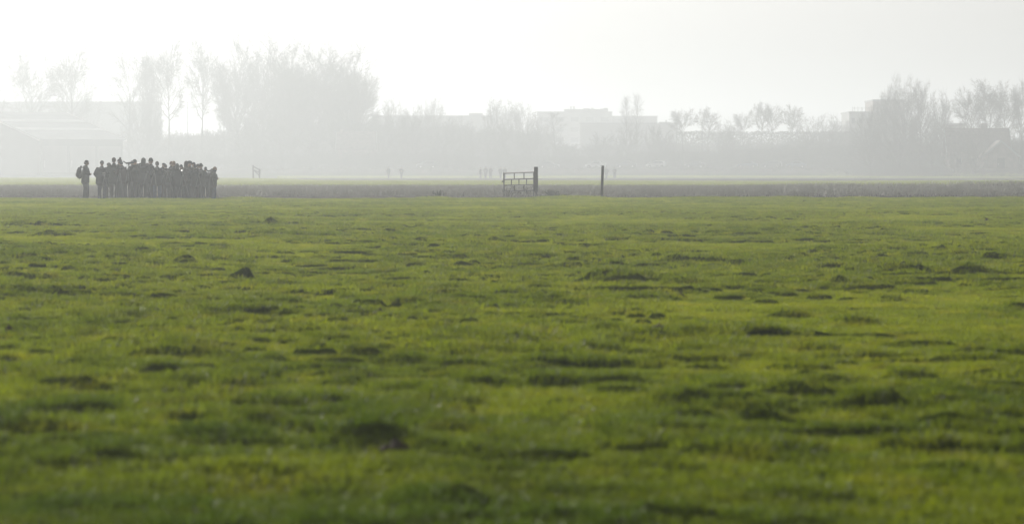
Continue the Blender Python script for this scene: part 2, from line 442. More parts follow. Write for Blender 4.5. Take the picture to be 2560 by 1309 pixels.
fv = [(tuft_mesh('far_tuft', 26, .16, .38, 51+i, seg=2, wid=.012, lean=.4), M['far_grass']) for i in range(3)]
xs, ys_, zs = [], [], []
for (y0, y1, dn, sd) in ((309, 480, 4.5, 61), (480, 640, 2.5, 62), (746, 862, 1.6, 63)):
    x, y, rg = field_points(y0, y1, lambda d: d*0+dn, sd, 1.1)
    if y0 == 480:
        px = 1280+x/y*F; k = (y < 640-165*sst(540, 900, px)) & (px < 2000); x, y = x[k], y[k]
    if y0 == 746:
        px = 1280+x/y*F; k = (px > 700) & (y < 868-bank(x, y)); x, y = x[k], y[k]
    xs.append(x); ys_.append(y)
x = np.concatenate(xs); y = np.concatenate(ys_); z = height(x, y)
scatter('meadow_grass', np.stack([x, y, z], -1), (.7+.6*rg.rand(len(x)))*(y/330)**.5, rg.rand(len(x))*6.283, x*0, fv,
        'pale green grass strips between the dark fields in the distance', 'grass')
print('far tufts', len(x))

# maize stubble rows
def stalk_mesh(name, seed):
    rg = random.Random(seed); mb = MB(); h = .19+.07*rg.random(); lx = (rg.random()-.5)*.10; ly = (rg.random()-.5)*.08
    mb.sweep([(0,0,-.03),(lx*.4,ly*.4,h*.5),(lx,ly,h)], [.014,.013,.012], n=4, cap=False)
    for k in range(rg.choice((1, 2, 2))):
        a = rg.random()*6.28; l = .12+.12*rg.random(); z0 = h*rg.uniform(.3, .9)
        c, s = math.cos(a), math.sin(a)
        mb.add([(0,0,z0),(c*l*.5-s*.014,s*l*.5+c*.014,z0+.03),(c*l*.5+s*.014,s*l*.5-c*.014,z0+.03),(c*l,s*l,z0-.12)], [(0,1,2),(1,3,2)])
    return mb.mesh(name)
sv = [(stalk_mesh('stalk', i), M['stalk']) for i in range(6)]
def stubble(name, y0, y1, row, gap, keep, seed, label):
    rg = np.random.RandomState(seed); P = []
    ang = R(7); nrow = int((y1-y0+60)/row)
    for r in range(nrow):
        yc = y0-30 + r*row; hwid = .135*y1
        xx = np.arange(-hwid, hwid, gap); xx = xx + rg.randn(len(xx))*gap*.25
        yy = yc + xx*math.tan(ang) + rg.randn(len(xx))*.05
        k = (yy > y0) & (yy < y1) & (rg.rand(len(xx)) < keep*(1-.55*sst(.02, .09, xx/np.maximum(yy, 1)))) & (np.abs(xx) < .13*yy)
        P.append(np.stack([xx[k], yy[k]], -1))
    P = np.concatenate(P); z = height(P[:, 0], P[:, 1])
    scatter(name, np.column_stack([P, z]), .8+.5*rg.rand(len(P)), rg.rand(len(P))*6.283, np.zeros(len(P)), sv, label, 'stubble')
    print(name, len(P))
stubble('maize_stubble', 203.5, 303, .75, .17, .75, 71, 'rows of cut pale maize stalks standing in the dark field')

# ------------------------------------------------------------ trees
def tree_meshes(name, seed, H, trunk, limbs, subs, twigs, tips, ang, reach, form, tr=.02, up=.25, tw=.020):
    """bare tree: tapered trunk, limbs, branches, twigs and twig ends as thin prisms"""
    rg = random.Random(seed); T = []; C = []
    def walk(p, d, L, r, n, jit, upw, store, taper=.35):
        pts = [(p.copy(), r)]; p = p.copy(); d = d.copy()
        for i in range(n):
            d = (d + Vector((rg.gauss(0, jit), rg.gauss(0, jit), rg.gauss(0, jit)+upw))).normalized()
            p = p + d*(L/n); rr = r*(1-(1-taper)*(i+1)/n); pts.append((p.copy(), rr))
        for a, b in zip(pts, pts[1:]): store.append((a[0], b[0], a[1], b[1]))
        return pts
    def at(pts, t):
        k = t*(len(pts)-1); i = min(int(k), len(pts)-2); f = k-i
        return pts[i][0].lerp(pts[i+1][0], f), pts[i][1]*(1-f)+pts[i+1][1]*f, (pts[i+1][0]-pts[i][0]).normalized()
    def split(d, a, az):
        u = d.orthogonal().normalized(); v = d.cross(u)
        return (d*math.cos(a) + (u*math.cos(az)+v*math.sin(az))*math.sin(a)).normalized()
    cz, rx, rz_ = (q*H for q in form['ell'])
    def room(p, d):      # how far it is to the edge of the crown
        a = (d.x*d.x+d.y*d.y)/rx**2 + d.z*d.z/rz_**2; px_, py_, pz_ = p.x, p.y, p.z-cz
        b = (px_*d.x+py_*d.y)/rx**2 + pz_*d.z/rz_**2; c = (px_*px_+py_*py_)/rx**2 + pz_*pz_/rz_**2 - 1
        q = b*b-a*c
        return max(0, (-b+math.sqrt(q))/a) if q > 0 else 0
    tp = walk(Vector((0,0,-.5)), Vector((0,0,1)), H*trunk+.5, H*tr, 8, .03, .06, T, .35 if trunk < .6 else .1)
    for i in range(limbs):
        f = (i+.5)/limbs
        t0 = form['t0'] + (1-form['t0'])*f
        p, r, d = at(tp, min(.999, t0)); az = i*2.399+rg.uniform(-.4, .4)
        a = R(ang[0])*(1.15-.75*f)*rg.uniform(.8, 1.2)
        d0 = split(d, a, az); d1_ = (d0+Vector((0,0,up*1.6))).normalized(); L = max(H*.08, room(p, d1_)*rg.uniform(.84, .98)*(1-.14*f*f))
        lp = walk(p, d0, L, max(.06, r*.68), 6, .07, up, T, .25)
        ns = max(3, int(subs*L/(H*reach*.8)+.5))
        for j in range(ns):
            g = .18+.82*(j+rg.random()*.6)/ns; q, r2, d2 = at(lp, min(.999, g))
            d3_ = split(d2, R(ang[1])*rg.uniform(.6, 1.3), rg.random()*6.28); Lb_ = min(L*(.55-.22*g)*rg.uniform(.8, 1.2), max(H*.025, room(q, d3_)*.92))
            bp = walk(q, d3_, Lb_, max(.03, r2*.5), 4, .10, up*.7, C, .4)
            for k in range(twigs):
                g2 = .2+.8*(k+rg.random())/twigs; q2, r3, d3 = at(bp, min(.999, g2))
                tl = H*.052*rg.uniform(.6, 1.4)
                wp = walk(q2, split(d3, R(ang[2])*rg.uniform(.6, 1.3), rg.random()*6.28), tl, tw, 2, .12, up*.5, C, .6)
                for l in range(tips):
                    q3, r4, d4 = at(wp, rg.uniform(.2, .98))
                    walk(q3, split(d4, R(38), rg.random()*6.28), tl*.55, tw*.7, 1, .1, up*.3, C, .6)
    def build(segs, n, nm):
        A = np.array([tuple(s[0]) for s in segs]); B = np.array([tuple(s[1]) for s in segs]); ra = np.array([s[2] for s in segs]); rb = np.array([s[3] for s in segs])
        d = B-A; d /= np.linalg.norm(d, axis=1)[:, None]+1e-9
        ref = np.where(np.abs(d[:, 2:3]) > .9, np.array([[1., 0, 0]]), np.array([[0, 0, 1.]]))
        u = np.cross(d, ref); u /= np.linalg.norm(u, axis=1)[:, None]; w = np.cross(d, u)
        V = []
        for P, r in ((A, ra), (B, rb)):
            for k in range(n):
                t = 6.28318*k/n; V.append(P + (u*math.cos(t)+w*math.sin(t))*r[:, None])
        V = np.stack(V, 1).reshape(-1, 3); m = len(segs); base = np.arange(m)[:, None]*(2*n)
        Fq = np.concatenate([base+np.array([[k, (k+1) % n, n+(k+1) % n, n+k]]) for k in range(n)])
        return mesh_np(nm, V, Fq)
    V = np.array([tuple(s[1]) for s in C]); wid = 2*rx*1.03; top = np.percentile(V[:, 2], 99.7)
    return dict(trunk=build(T, 5, name+'_trunk'), crown=build(C, 3, name+'_crown'), H=float(top), W=float(wid))

E_pop = dict(t0=.36, ell=(.63, .17, .38))
E_col = dict(t0=.15, ell=(.55, .085, .46))
E_opn = dict(t0=.45, ell=(.62, .30, .39))
E_fan = dict(t0=.45, ell=(.60, .22, .41))
E_rnd = dict(t0=.30, ell=(.55, .42, .45))
E_bsh = dict(t0=.02, ell=(.45, .50, .56))
PROT = {
 'pop1': tree_meshes('poplar', 1, 25, .66, 17, 11, 7, 3, (42, 36, 38), .44, E_pop, .018, .08, .020),
 'pop2': tree_meshes('poplar', 2, 25, .60, 15, 11, 7, 3, (46, 38, 38), .48, E_pop, .018, .07, .022),
 'col':  tree_meshes('column', 3, 25, .74, 22, 12, 8, 3, (24, 28, 35), .40, E_col, .015, .22),
 'fan1': tree_meshes('fan', 4, 25, .42, 14, 15, 10, 3, (44, 36, 38), .66, E_fan, .020, .07, .024),
 'fan2': tree_meshes('fan', 5, 25, .40, 28, 17, 10, 3, (46, 36, 38), .66, E_fan, .020, .06, .027),
 'rnd1': tree_meshes('round', 6, 16, .50, 18, 13, 9, 3, (66, 46, 44), .52, E_rnd, .022, .05),
 'rnd2': tree_meshes('round', 7, 16, .45, 20, 13, 9, 3, (70, 48, 44), .54, E_rnd, .022, .04),
 'open1': tree_meshes('open', 10, 20, .42, 9, 9, 7, 3, (58, 42, 42), .62, E_opn, .020, .07, .020),
 'open2': tree_meshes('open', 12, 20, .50, 11, 9, 7, 3, (54, 44, 42), .56, E_opn, .020, .05, .020),
 'thin': tree_meshes('thin', 14, 25, .90, 22, 7, 5, 2, (40, 40, 40), .30, dict(t0=.25, ell=(.58, .10, .43)), .013, .10, .018),
 'loll1': tree_meshes('small_crown', 15, 15, .74, 13, 9, 7, 3, (72, 40, 40), .3, dict(t0=.74, ell=(.82, .24, .185)), .016, .04, .020),
 'loll2': tree_meshes('small_crown', 16, 15, .70, 12, 9, 7, 3, (66, 40, 40), .3, dict(t0=.78, ell=(.81, .22, .20)), .016, .05, .020),
 'fork1': tree_meshes('forked', 17, 22, .60, 14, 11, 8, 3, (60, 40, 40), .4, dict(t0=.62, ell=(.70, .25, .31)), .020, .06, .027),
 'fork2': tree_meshes('forked', 18, 22, .62, 14, 11, 8, 3, (54, 40, 40), .4, dict(t0=.60, ell=(.69, .21, .32)), .020, .06, .027),
 'bsh1': tree_meshes('bush', 8, 9, .5, 16, 9, 8, 3, (58, 50, 45), .72, E_bsh, .012, .10),
 'bsh2': tree_meshes('bush', 9, 9, .5, 18, 9, 8, 3, (66, 50, 45), .75, E_bsh, .012, .06),
}
trees_n = 0
def tree(kind, px, top, width, d=960.0, label='', cat='tree', name='bare_tree', group='bare winter trees on the skyline', mat=None, rz=None):
    global trees_n; trees_n += 1
    P = PROT[kind]; x = X(px, d); z = gz(x, d)
    o = thing(name, label, cat, (x, d, z-.1), (trees_n*2.1) % 6.28 if rz is None else rz, group)
    hs_ = (Z(top, d)-z)/P['H']; ws = width/F*d/P['W']
    o.scale = (ws, ws, hs_)
    for part, mt in (('trunk', M['bark']), ('crown', mat or M['twig'])):
        me = P[part]
        c = bpy.data.objects.new(part, me); S.collection.objects.link(c); c.parent = o
        if not me.materials: me.materials.append(mt)
    return o

TREES = [
 ('fan1', -22, 150, 70, 'bare poplar cut off by the left edge behind the barn roof'),
 ('fork1', 78, 116, 156, 'tall forked bare poplar over the left end of the long hall'),
 ('fork2', 180, 116, 120, 'tall bare poplar rising out of the rounded crown behind the barn'),
 ('pop2', 325, 116, 112, 'tall spreading bare poplar in front of the right end of the long hall'),
 ('col', 374, 128, 58, 'narrow upright bare poplar just left of the clear trunked poplar'),
 ('fork2', 422, 98, 98, 'tall bare poplar with a clear dark trunk right of the long hall corner'),
 ('fork2', 507, 92, 92, 'tall bare poplar beside the lamp mast, left of the dense poplar row'),
 ('pop2', 562, 140, 40, 'thin bare poplar at the left edge of the dense poplar row'),
 ('fan2', 600, 95, 136, 'dense bare poplar with a peaked top, first of the dense row'),
 ('fan2', 683, 98, 150, 'tallest dense bare poplar in the middle of the row, trunk forking low'),
 ('fan2', 728, 110, 130, 'dense bare poplar between the tallest and the widest of the row'),
 ('fan2', 778, 116, 156, 'widest dense bare poplar of the row with a flat top'),
 ('fan2', 832, 118, 140, 'dense bare poplar joining the widest one and the fan shaped one'),
 ('fan2', 884, 124, 140, 'fan shaped bare poplar closing the dense row on the right'),
 ('rnd1', 985, 246, 96, 'low rounded bare tree right of the fan shaped poplar'),
 ('rnd2', 1040, 262, 90, 'low rounded bare tree between two taller rounded crowns'),
 ('rnd1', 1078, 244, 84, 'peaked rounded tree at the right end of the low clump'),
 ('rnd2', 1140, 288, 110, 'wide low tree in front of the pale roof'),
 ('rnd1', 1236, 246, 74, 'leafy topped tree left in the pair left of the stepped building'),
 ('rnd2', 1268, 248, 70, 'peaked tree in the middle of the clump left of the stepped building'),
 ('rnd1', 1308, 256, 92, 'broad tree right in the clump left of the stepped building'),
 ('rnd2', 1345, 290, 70, 'lower tree tapering down beside the stepped building'),
 ('thin', 1388, 276, 62, 'sparse bare tree in front of the stepped building'),
 ('thin', 1565, 236, 40, 'thin upright bare tree, left of a close pair over the stepped building'),
 ('thin', 1591, 230, 38, 'thin upright bare tree, right of a close pair over the stepped building'),
 ('bsh1', 1635, 305, 60, 'bushy tree between the close pair and the flat roofed block'),
 ('loll1', 1708, 270, 76, 'small fan crowned bare tree right of the flat roofed block'),
 ('loll2', 1770, 266, 64, 'small fan crowned bare tree beside the short lamp mast'),
 ('rnd2', 1815, 298, 70, 'low twiggy tree left of the leafy clump above the hedge'),
 ('loll1', 1858, 278, 62, 'small dark tree with leafy clumps above the hedge'),
 ('loll2', 1903, 253, 56, 'slim bare tree, left of two joined crowns above the hedge'),
 ('loll1', 1930, 256, 60, 'round crowned bare tree, right of two joined crowns above the hedge'),
 ('loll2', 1984, 260, 68, 'single bare tree with a straight stem above the hedge'),
 ('open2', 2032, 284, 92, 'broad gnarled bare tree left of the square block'),
 ('rnd2', 2076, 286, 100, 'gnarled round crowned tree next to the square block'),
 ('rnd1', 2128, 300, 60, 'low bare tree in front of the square block'),
 ('rnd2', 2175, 262, 70, 'bare tree hiding the step of the square block'),
 ('rnd1', 2215, 226, 90, 'left shoulder of the great bare tree clump over the square block'),
 ('rnd2', 2258, 188, 120, 'highest and broadest bare tree of the great right hand clump'),
 ('rnd1', 2300, 200, 96, 'right peak of the great bare tree clump'),
 ('rnd2', 2352, 226, 84, 'right shoulder of the great bare tree clump'),
 ('fork1', 2434, 200, 120, 'open bare tree with arching limbs above the farmhouse ridge'),
 ('fork2', 2474, 198, 92, 'bare tree behind the farmhouse chimney'),
 ('fork1', 2514, 202, 90, 'leaning bare tree above the farmhouse gable'),
 ('fork2', 2552, 194, 66, 'tall bare tree at the right edge of the picture'),
]
for i, (k, px, top, w, lb) in enumerate(TREES):
    tree(k, px, top, w, 930+((i*37) % 60) - (130+((i*37) % 60)*.5 if px > 2150 else 0) - (25 if 1700 < px < 2150 else 0), lb)

# rounded evergreen crown between the poplars, bushes at their feet
BUSH = [
 ('rnd2', 165, 236, 110, 1040, 'rounded dense crown, left half of the dome behind the barn'),
 ('rnd1', 218, 228, 110, 1040, 'rounded dense crown, right half of the dome behind the barn'),
 ('bsh1', 345, 262, 110, 925, 'tall thicket at the foot of the poplars right of the barn'),
 ('bsh2', 385, 275, 90, 925, 'upright shrub under the narrow poplar'),
 ('bsh2', 450, 330, 100, 920, 'low shrub under the lamp mast'),
 ('bsh1', 528, 318, 110, 920, 'shrub below the thin poplar left of the dense row'),
 ('bsh2', 610, 308, 120, 920, 'shrub at the foot of the first dense poplar'),
 ('bsh1', 700, 300, 130, 922, 'shrub at the foot of the tallest poplar'),
 ('bsh2', 790, 305, 120, 920, 'shrub at the foot of the widest poplar'),
 ('bsh1', 870, 312, 110, 925, 'shrub under the fan shaped poplar beside the small house'),
 ('bsh2', 955, 285, 120, 930, 'tall shrub right of the small house roof'),
 ('bsh1', 1020, 290, 110, 915, 'shrub in front of the low rounded trees'),
 ('bsh2', 1110, 300, 130, 915, 'shrub under the pale roof'),
 ('bsh1', 1180, 315, 90, 920, 'shrub left of the leafy topped tree'),
 ('bsh2', 1255, 300, 120, 915, 'shrub at the foot of the clump left of the stepped building'),
 ('bsh1', 1330, 318, 90, 915, 'shrub right below the clump left of the stepped building'),
 ('bsh2', 1420, 350, 100, 915, 'low shrub in the misty gap before the stepped building'),
 ('bsh1', 1500, 330, 110, 915, 'shrub behind the thin fence post'),
 ('bsh2', 1570, 310, 120, 912, 'shrub under the close pair of thin trees'),
 ('bsh1', 1650, 318, 110, 912, 'shrub before the flat roofed block'),
 ('bsh2', 2010, 330, 120, 892, 'shrub left under the gnarled trees'),
 ('bsh1', 2090, 320, 120, 892, 'shrub right under the gnarled trees'),
 ('bsh2', 2170, 300, 130, 830, 'shrub at the foot of the square block'),
 ('bsh1', 2250, 280, 150, 795, 'big shrub under the highest right hand tree'),
 ('bsh2', 2330, 285, 150, 795, 'big shrub under the right shoulder tree'),
 ('bsh1', 2400, 320, 110, 795, 'shrub left of the farmhouse'),
 ('bsh1', 2440, 318, 110, 768, 'shrub in front of the farmhouse wall'),
 ('bsh2', 2395, 318, 100, 768, 'shrub hiding the left end of the farmhouse'),
 ('bsh2', 640, 240, 120, 925, 'tall bush filling the gap between the first and tallest dense poplars'),
 ('bsh1', 735, 230, 120, 925, 'tall bush filling the gap before the widest poplar'),
 ('bsh2', 2545, 300, 120, 800, 'shrub at the right edge behind the farmhouse gable'),
]
for k, px, top, w, d, lb in BUSH:
    tree(k, px, top, w, d, lb, 'shrub', 'bare_shrub', 'shrubs and low trees under the poplars', M['shrub'] if d < 1000 else M['evergreen'])

# hedge and far wood that read as one mass
def mass(name, label, prof, d0, d1, n, seed, kinds, cat='wood'):
    rg = np.random.RandomState(seed); px = rg.uniform(prof[0][0], prof[-1][0], n); d = rg.uniform(d0, d1, n)
    top = np.interp(px, [p[0] for p in prof], [p[1] for p in prof]) + rg.rand(n)*14
    x = X(px, d); d = d - bank(x, d)*(.9 if name != 'far_wood' else 0); x = X(px, d); d = d+0*x; z = height(x, d); hh = (CH+(HZ-top)/F*d-z)
    var = []
    for k in kinds: 
        P = PROT[k]; var.append((P['crown'], M['twig']))
    H0 = np.mean([PROT[k]['H'] for k in kinds])
    scatter(name, np.stack([x, d, z], -1), hh/H0, rg.rand(n)*6.28, np.zeros(n), var, label, cat)
mass('far_wood', 'dense misty belt of bare trees and bushes closing off the fields',
     [(-60,400),(300,392),(330,330),(560,318),(720,308),(940,300),(1180,305),(1200,315),(1365,322),(1390,352),(1450,352),(1700,346),(2180,340),(2380,330),(2420,345),(2640,335)], 985, 1060, 420, 5, ['bsh1','bsh2'])
mass('low_thicket', 'low dark thicket along the foot of the trees behind the road',
     [(330,388),(700,378),(1200,375),(1400,384),(1700,372),(2100,356),(2640,345)], 896, 922, 520, 6, ['bsh1','bsh2'], 'thicket')
mass('reed_bank', 'rough dead growth covering the bank below the road',
     [(320,424),(700,414),(1400,412),(2640,408)], 869, 877, 900, 7, ['bsh2','bsh1'], 'undergrowth')
# clipped dark hedge running behind the small trees on the right
def hedge(px0, px1, top, d, label):
    rg = np.random.RandomState(17); x0, x1 = X(px0, d), X(px1, d); zb = gz((x0+x1)/2, d); zt = Z(top, d)
    t = thing('hedge', label, 'hedge', ((x0+x1)/2, d, zb)); L = (x1-x0)/2; n = 26000
    x = rg.uniform(-L, L, n); y = rg.uniform(-1.6, 1.6, n); z = rg.uniform(0, zt-zb, n)+.35*(vn(x/2, y, 3)-.5)*(1)
    a = rg.randn(n, 3); a /= np.linalg.norm(a, axis=1)[:, None]; b = np.cross(a, rg.randn(n, 3)); b /= np.linalg.norm(b, axis=1)[:, None]
    c = np.stack([x, y, z], -1); s_ = .22
    V = np.stack([c-a*s_, c+b*s_*.6, c+a*s_, c-b*s_*.6], 1).reshape(-1, 3)
    link('foliage', mesh_np('hedge_foliage', V, np.arange(n*4).reshape(-1, 4)), M['evergreen'], t)
    k = MB(); 
    for i in range(40):
        q = -L + 2*L*(i+.5)/40; k.sweep([(q,0,-.2),(q+.1,0,2),(q,.1,(zt-zb)*.8)], [.09,.07,.03], n=5)
    k.obj('stems', M['bark'], t)
hedge(1690, 2185, 329, 1010, 'long level topped dark hedge behind the small bare trees')

# ------------------------------------------------------------ buildings
def building(label, name, px0, px1, top, d, depth, wall, roof='flat', cat='building', units=(), bands=0, base=None, group=None, rz=0.0):
    """box building with plinth, bands of windows, parapet and roof units"""
    xc = X((px0+px1)/2, d); w = (px1-px0)/F*d/2; zb = gz(xc, d) if base is None else base; h = Z(top, d)-zb
    t = thing(name, label, cat, (xc, d, zb), rz, group)
    MB().box(-w, w, 0, depth, -.5, h-.35).obj('wall', wall, t)
    MB().box(-w-.15, w+.15, -.15, depth+.15, h-.35, h).obj('roof', M['roof_grey'], t)
    for k in range(bands):
        z0 = h*(.12+.86*k/max(1, bands)); nwin = max(3, int(2*w/4.5))
        for i in range(nwin):
            xa = -w+2*w*(i+.22)/nwin; xb = -w+2*w*(i+.78)/nwin
            f = MB().box(xa, xb, -.06, .05, z0+.3, z0+1.9).obj('window', M['wall_grey'], t)
            MB().box(xa+.1, xb-.1, -.085, -.065, z0+.42, z0+1.78).obj('pane', M['glass'], f)
    for (a, b, tp, nm) in units:
        xa, xb = X(a, d)-xc, X(b, d)-xc; zz = Z(tp, d)-zb
        MB().box(xa, xb, depth*.2, depth*.55, h+.002, zz).obj(nm, M['wall_grey'], t)
    return t

building('long flat roofed grey hall running behind the poplars on the left', 'industrial_hall', -130, 398, 254, 1100, 8, M['wall_grey'], cat='hall')
building('low pale roofed hall seen between the rounded trees', 'industrial_hall', 930, 1230, 289, 1180, 30, M['wall_grey'], units=[(1172,1206,282,'roof_unit')], cat='hall')
building('stepped pale building with small plant rooms on its roof', 'office_building', 1343, 1530, 279, 1300, 4, M['wall_grey'], cat='building', bands=5,
   units=[(1410,1512,273,'penthouse'),(1426,1429,266,'chimney'),(1433,1437,266,'chimney'),(1458,1474,271,'roof_unit'),(1478,1484,270,'roof_unit'),(1501,1520,272,'roof_unit'),(1510,1520,270,'roof_unit')])
building('lower pale wing joined to the right of the stepped building', 'office_building', 1531, 1643, 290, 1290, 4, M['wall_grey'], bands=4)
building('flat roofed grey block in front of the stepped building', 'warehouse', 1450, 1645, 307, 1120, 3, M['wall_grey'], cat='warehouse')
building('bluish flat roofed annex left of the small fan crowned trees', 'warehouse', 1645.6, 1694, 308, 1116, 3, M['wall_grey'], cat='warehouse', units=[(1648,1677,305,'roof_edge'),(1664,1667,300,'chimney')])
sq = building('square pale block with a roof railing left of the great bare trees', 'apartment_block', 2123, 2181, 279, 1010, 24, M['wall_grey'], cat='building', bands=4)
building('taller blank stair tower rising behind the great bare trees', 'apartment_block', 2181.5, 2262, 249, 1012, 22, M['wall_dark'], cat='building', bands=0)
rl = MB(); dq = 1010; xc = X(2152, dq); zb = gz(X((2123+2181)/2, dq), dq)
for k, p in enumerate((2133, 2138, 2146, 2156, 2166, 2176)):
    rl.sweep([(X(p, dq)-xc, 2, Z(279, dq)-zb), (X(p, dq)-xc, 2, Z(267, dq)-zb)], [.05,.05], n=5)
rl.box(X(2133, dq)-xc, X(2176, dq)-xc, 1.96, 2.04, Z(270, dq)-zb-.06, Z(270, dq)-zb)
rl.obj('railing', M['steel'], sq)

def gabled(label, name, cat, cx, cy, zb, L, Wd, eave, ridge, rz, wall, roof, trim=.22):
    """L along local x (ridge), Wd along y"""
    t = thing(name, label, cat, (cx, cy, zb), rz)
    MB().prism([(0,0)]*0 or [(-Wd/2,-.5),(Wd/2,-.5),(Wd/2,eave),(0,ridge-.12),(-Wd/2,eave)], -L/2, L/2).obj('wall', wall, t, rot=(0,0,R(90)))
    th = .18; r = MB(); ov = .5
    sl_ = (ridge-eave)/(Wd/2)
    for sg in (-1, 1):
        y1 = sg*(Wd/2+ov); z1 = eave-ov*sl_
        a = [(-L/2-ov, 0, ridge), (L/2+ov, 0, ridge), (L/2+ov, y1, z1), (-L/2-ov, y1, z1)]
        b = [(p[0], p[1], p[2]+th) for p in a]
        f = [(0,1,2,3),(7,6,5,4),(0,4,5,1),(1,5,6,2),(2,6,7,3),(3,7,4,0)]
        r.add(a+b, f if sg > 0 else [tuple(reversed(q)) for q in f])
    ro = r.obj('roof', roof, t)
    for sx in (-1, 1):
        v = MB()
        for sg in (-1, 1):
            y1 = sg*(Wd/2+ov+.05); z1 = eave-(ov+.05)*sl_; xx = sx*(L/2+ov+.06)
            v.add([(xx-.05,0,ridge-trim),(xx+.05,0,ridge-trim),(xx+.05,y1,z1-trim),(xx-.05,y1,z1-trim),(xx-.05,0,ridge+th+.05),(xx+.05,0,ridge+th+.05),(xx+.05,y1,z1+th+.05),(xx-.05,y1,z1+th+.05)],
                  [(0,1,2,3),(7,6,5,4),(0,4,5,1),(1,5,6,2),(2,6,7,3),(3,7,4,0)])
        v.obj('verge_board', M['white'] if trim > .2 else M['wall_grey'], t)
    return t, ro, sl_
# big barn at the left edge
db = 850.0; g = R(48); Lb = 15.0/math.cos(g); Wb = 2*13.0/math.sin(g)
cornx, corny = X(100, db), db          # near corner
cx_ = cornx + math.cos(g)*Lb/2 - math.sin(g)*Wb/2; cy_ = corny + math.sin(g)*Lb/2 + math.cos(g)*Wb/2
zb_ = .9; ev = Z(348, db)-zb_; rd = Z(282, db+18)-zb_
barn, broof, bs = gabled('large grey farm shed with pale skylight strips and white verges, left edge', 'farm_shed', 'shed', cx_, cy_, zb_, Lb, Wb, ev, rd, g, M['wall_grey'], M['roof_grey'])
for f0, f1 in ((.28, .37), (.60, .69)):
    y0, y1 = -Wb/2*(1-f1)*1.0, -Wb/2*(1-f0)
    y0, y1 = -Wb/2*f1, -Wb/2*f0
    q = [(-Lb/2-.3, y, rd+bs*y+.22) for y in (y0, y1)]; p = [(Lb/2+.3, y, rd+bs*y+.22) for y in (y0, y1)]
    lo = [(v[0], v[1], v[2]-.06) for v in (q[0], p[0], p[1], q[1])]
    MB().add(lo+[q[0], p[0], p[1], q[1]], [(3,2,1,0),(4,5,6,7),(0,1,5,4),(1,2,6,5),(2,3,7,6),(3,0,4,7)]).obj('skylight', M['skylight'], broof)
for a, b in ((.03, .32), (.355, .66), (.695, .97)):
    xa, xb = -Lb/2+Lb*a, -Lb/2+Lb*b
    dr = MB().box(xa, xb, -Wb/2-.1, -Wb/2+.02, 0, ev*.80).obj('door', M['wall_pale'], barn)
    MB().box(xa+.3, xa+.55, -Wb/2-.16, -Wb/2-.105, 1.0, 2.4).obj('handle', M['white'], dr)
# small house in the mist
t, r_, s_ = gabled('small dark house half hidden under the fan shaped poplar', 'house', 'house', X(888, 905), 912, 1.2, 7.5, 7, Z(370, 905)-1.2, Z(330, 905)-1.2, 0, M['wall_dark'], M['roof_tile'], .12)
for xa in (-2.6, -.6, 1.4):
    f = MB().box(xa, xa+1.2, -3.58, -3.45, 1.0, 2.3).obj('window', M['wall_grey'], t)
    MB().box(xa+.1, xa+1.1, -3.60, -3.585, 1.1, 2.2).obj('pane', M['glass'], f)
MB().box(-3.5, -2.9, -.35, .35, (Z(336, 905)-1.2), Z(322, 905)-1.2).obj('chimney', M['wall_dark'], r_)
# farmhouse at the right
df = 790.0
t, r_, s_ = gabled('big dark farmhouse with a wide ridge and chimney under the right hand trees', 'farmhouse', 'house', X(2447, df), df+4, 1.4, 11, 10, Z(385, df)-1.4, Z(322, df)-1.4, 0, M['wall_dark'], M['roof_tile'], .15)
MB().box(.8, 1.9, -.4, .5, Z(330, df)-1.4, Z(308, df)-1.4).obj('chimney', M['wall_dark'], r_)
for xa in (-4.4, -1.9, .6, 3.1):
    f = MB().box(xa, xa+1.1, -5.09, -4.95, .9, 2.3).obj('window', M['wall_grey'], t)
    MB().box(xa+.1, xa+1.0, -5.11, -5.095, 1.0, 2.2).obj('pane', M['glass'], f)
dg = 778.0
t, r_, s_ = gabled('dark gabled outbuilding with pale verge boards before the farmhouse', 'outbuilding', 'house', X(2503, dg), dg+4, 1.4, 7, 6.4, Z(390, dg)-1.4, Z(353, dg)-1.4, R(90), M['wall_dark'], M['roof_tile'], .16)
f = MB().box(-3.58, -3.45, -.7, .7, .1, 2.2).obj('door', M['wood'], t)
MB().box(-3.64, -3.585, .4, .5, 1.0, 1.15).obj('handle', M['chrome'], f)
building('plain dark shed gable end left of the farmhouse chimney', 'shed', 2372, 2412, 308, 960, 12, M['wall_dark'], cat='shed')

# road on the dike and the parked cars
rm = MB()
xs_ = np.linspace(-190, 190, 140)
yr = [float(bank(np.array([x]), 0)[0]) for x in xs_]
ra = [(x, 879.5-b_, gz(x, 879.5-b_)+.03) for x, b_ in zip(xs_, yr)]; rb = [(x, 885.5-b_, gz(x, 885.5-b_)+.03) for x, b_ in zip(xs_, yr)]
rm.add(ra+rb, [(i, i+1, i+141, i+140) for i in range(139)]); tag(rm.obj('road', M['asphalt']), kind='structure')

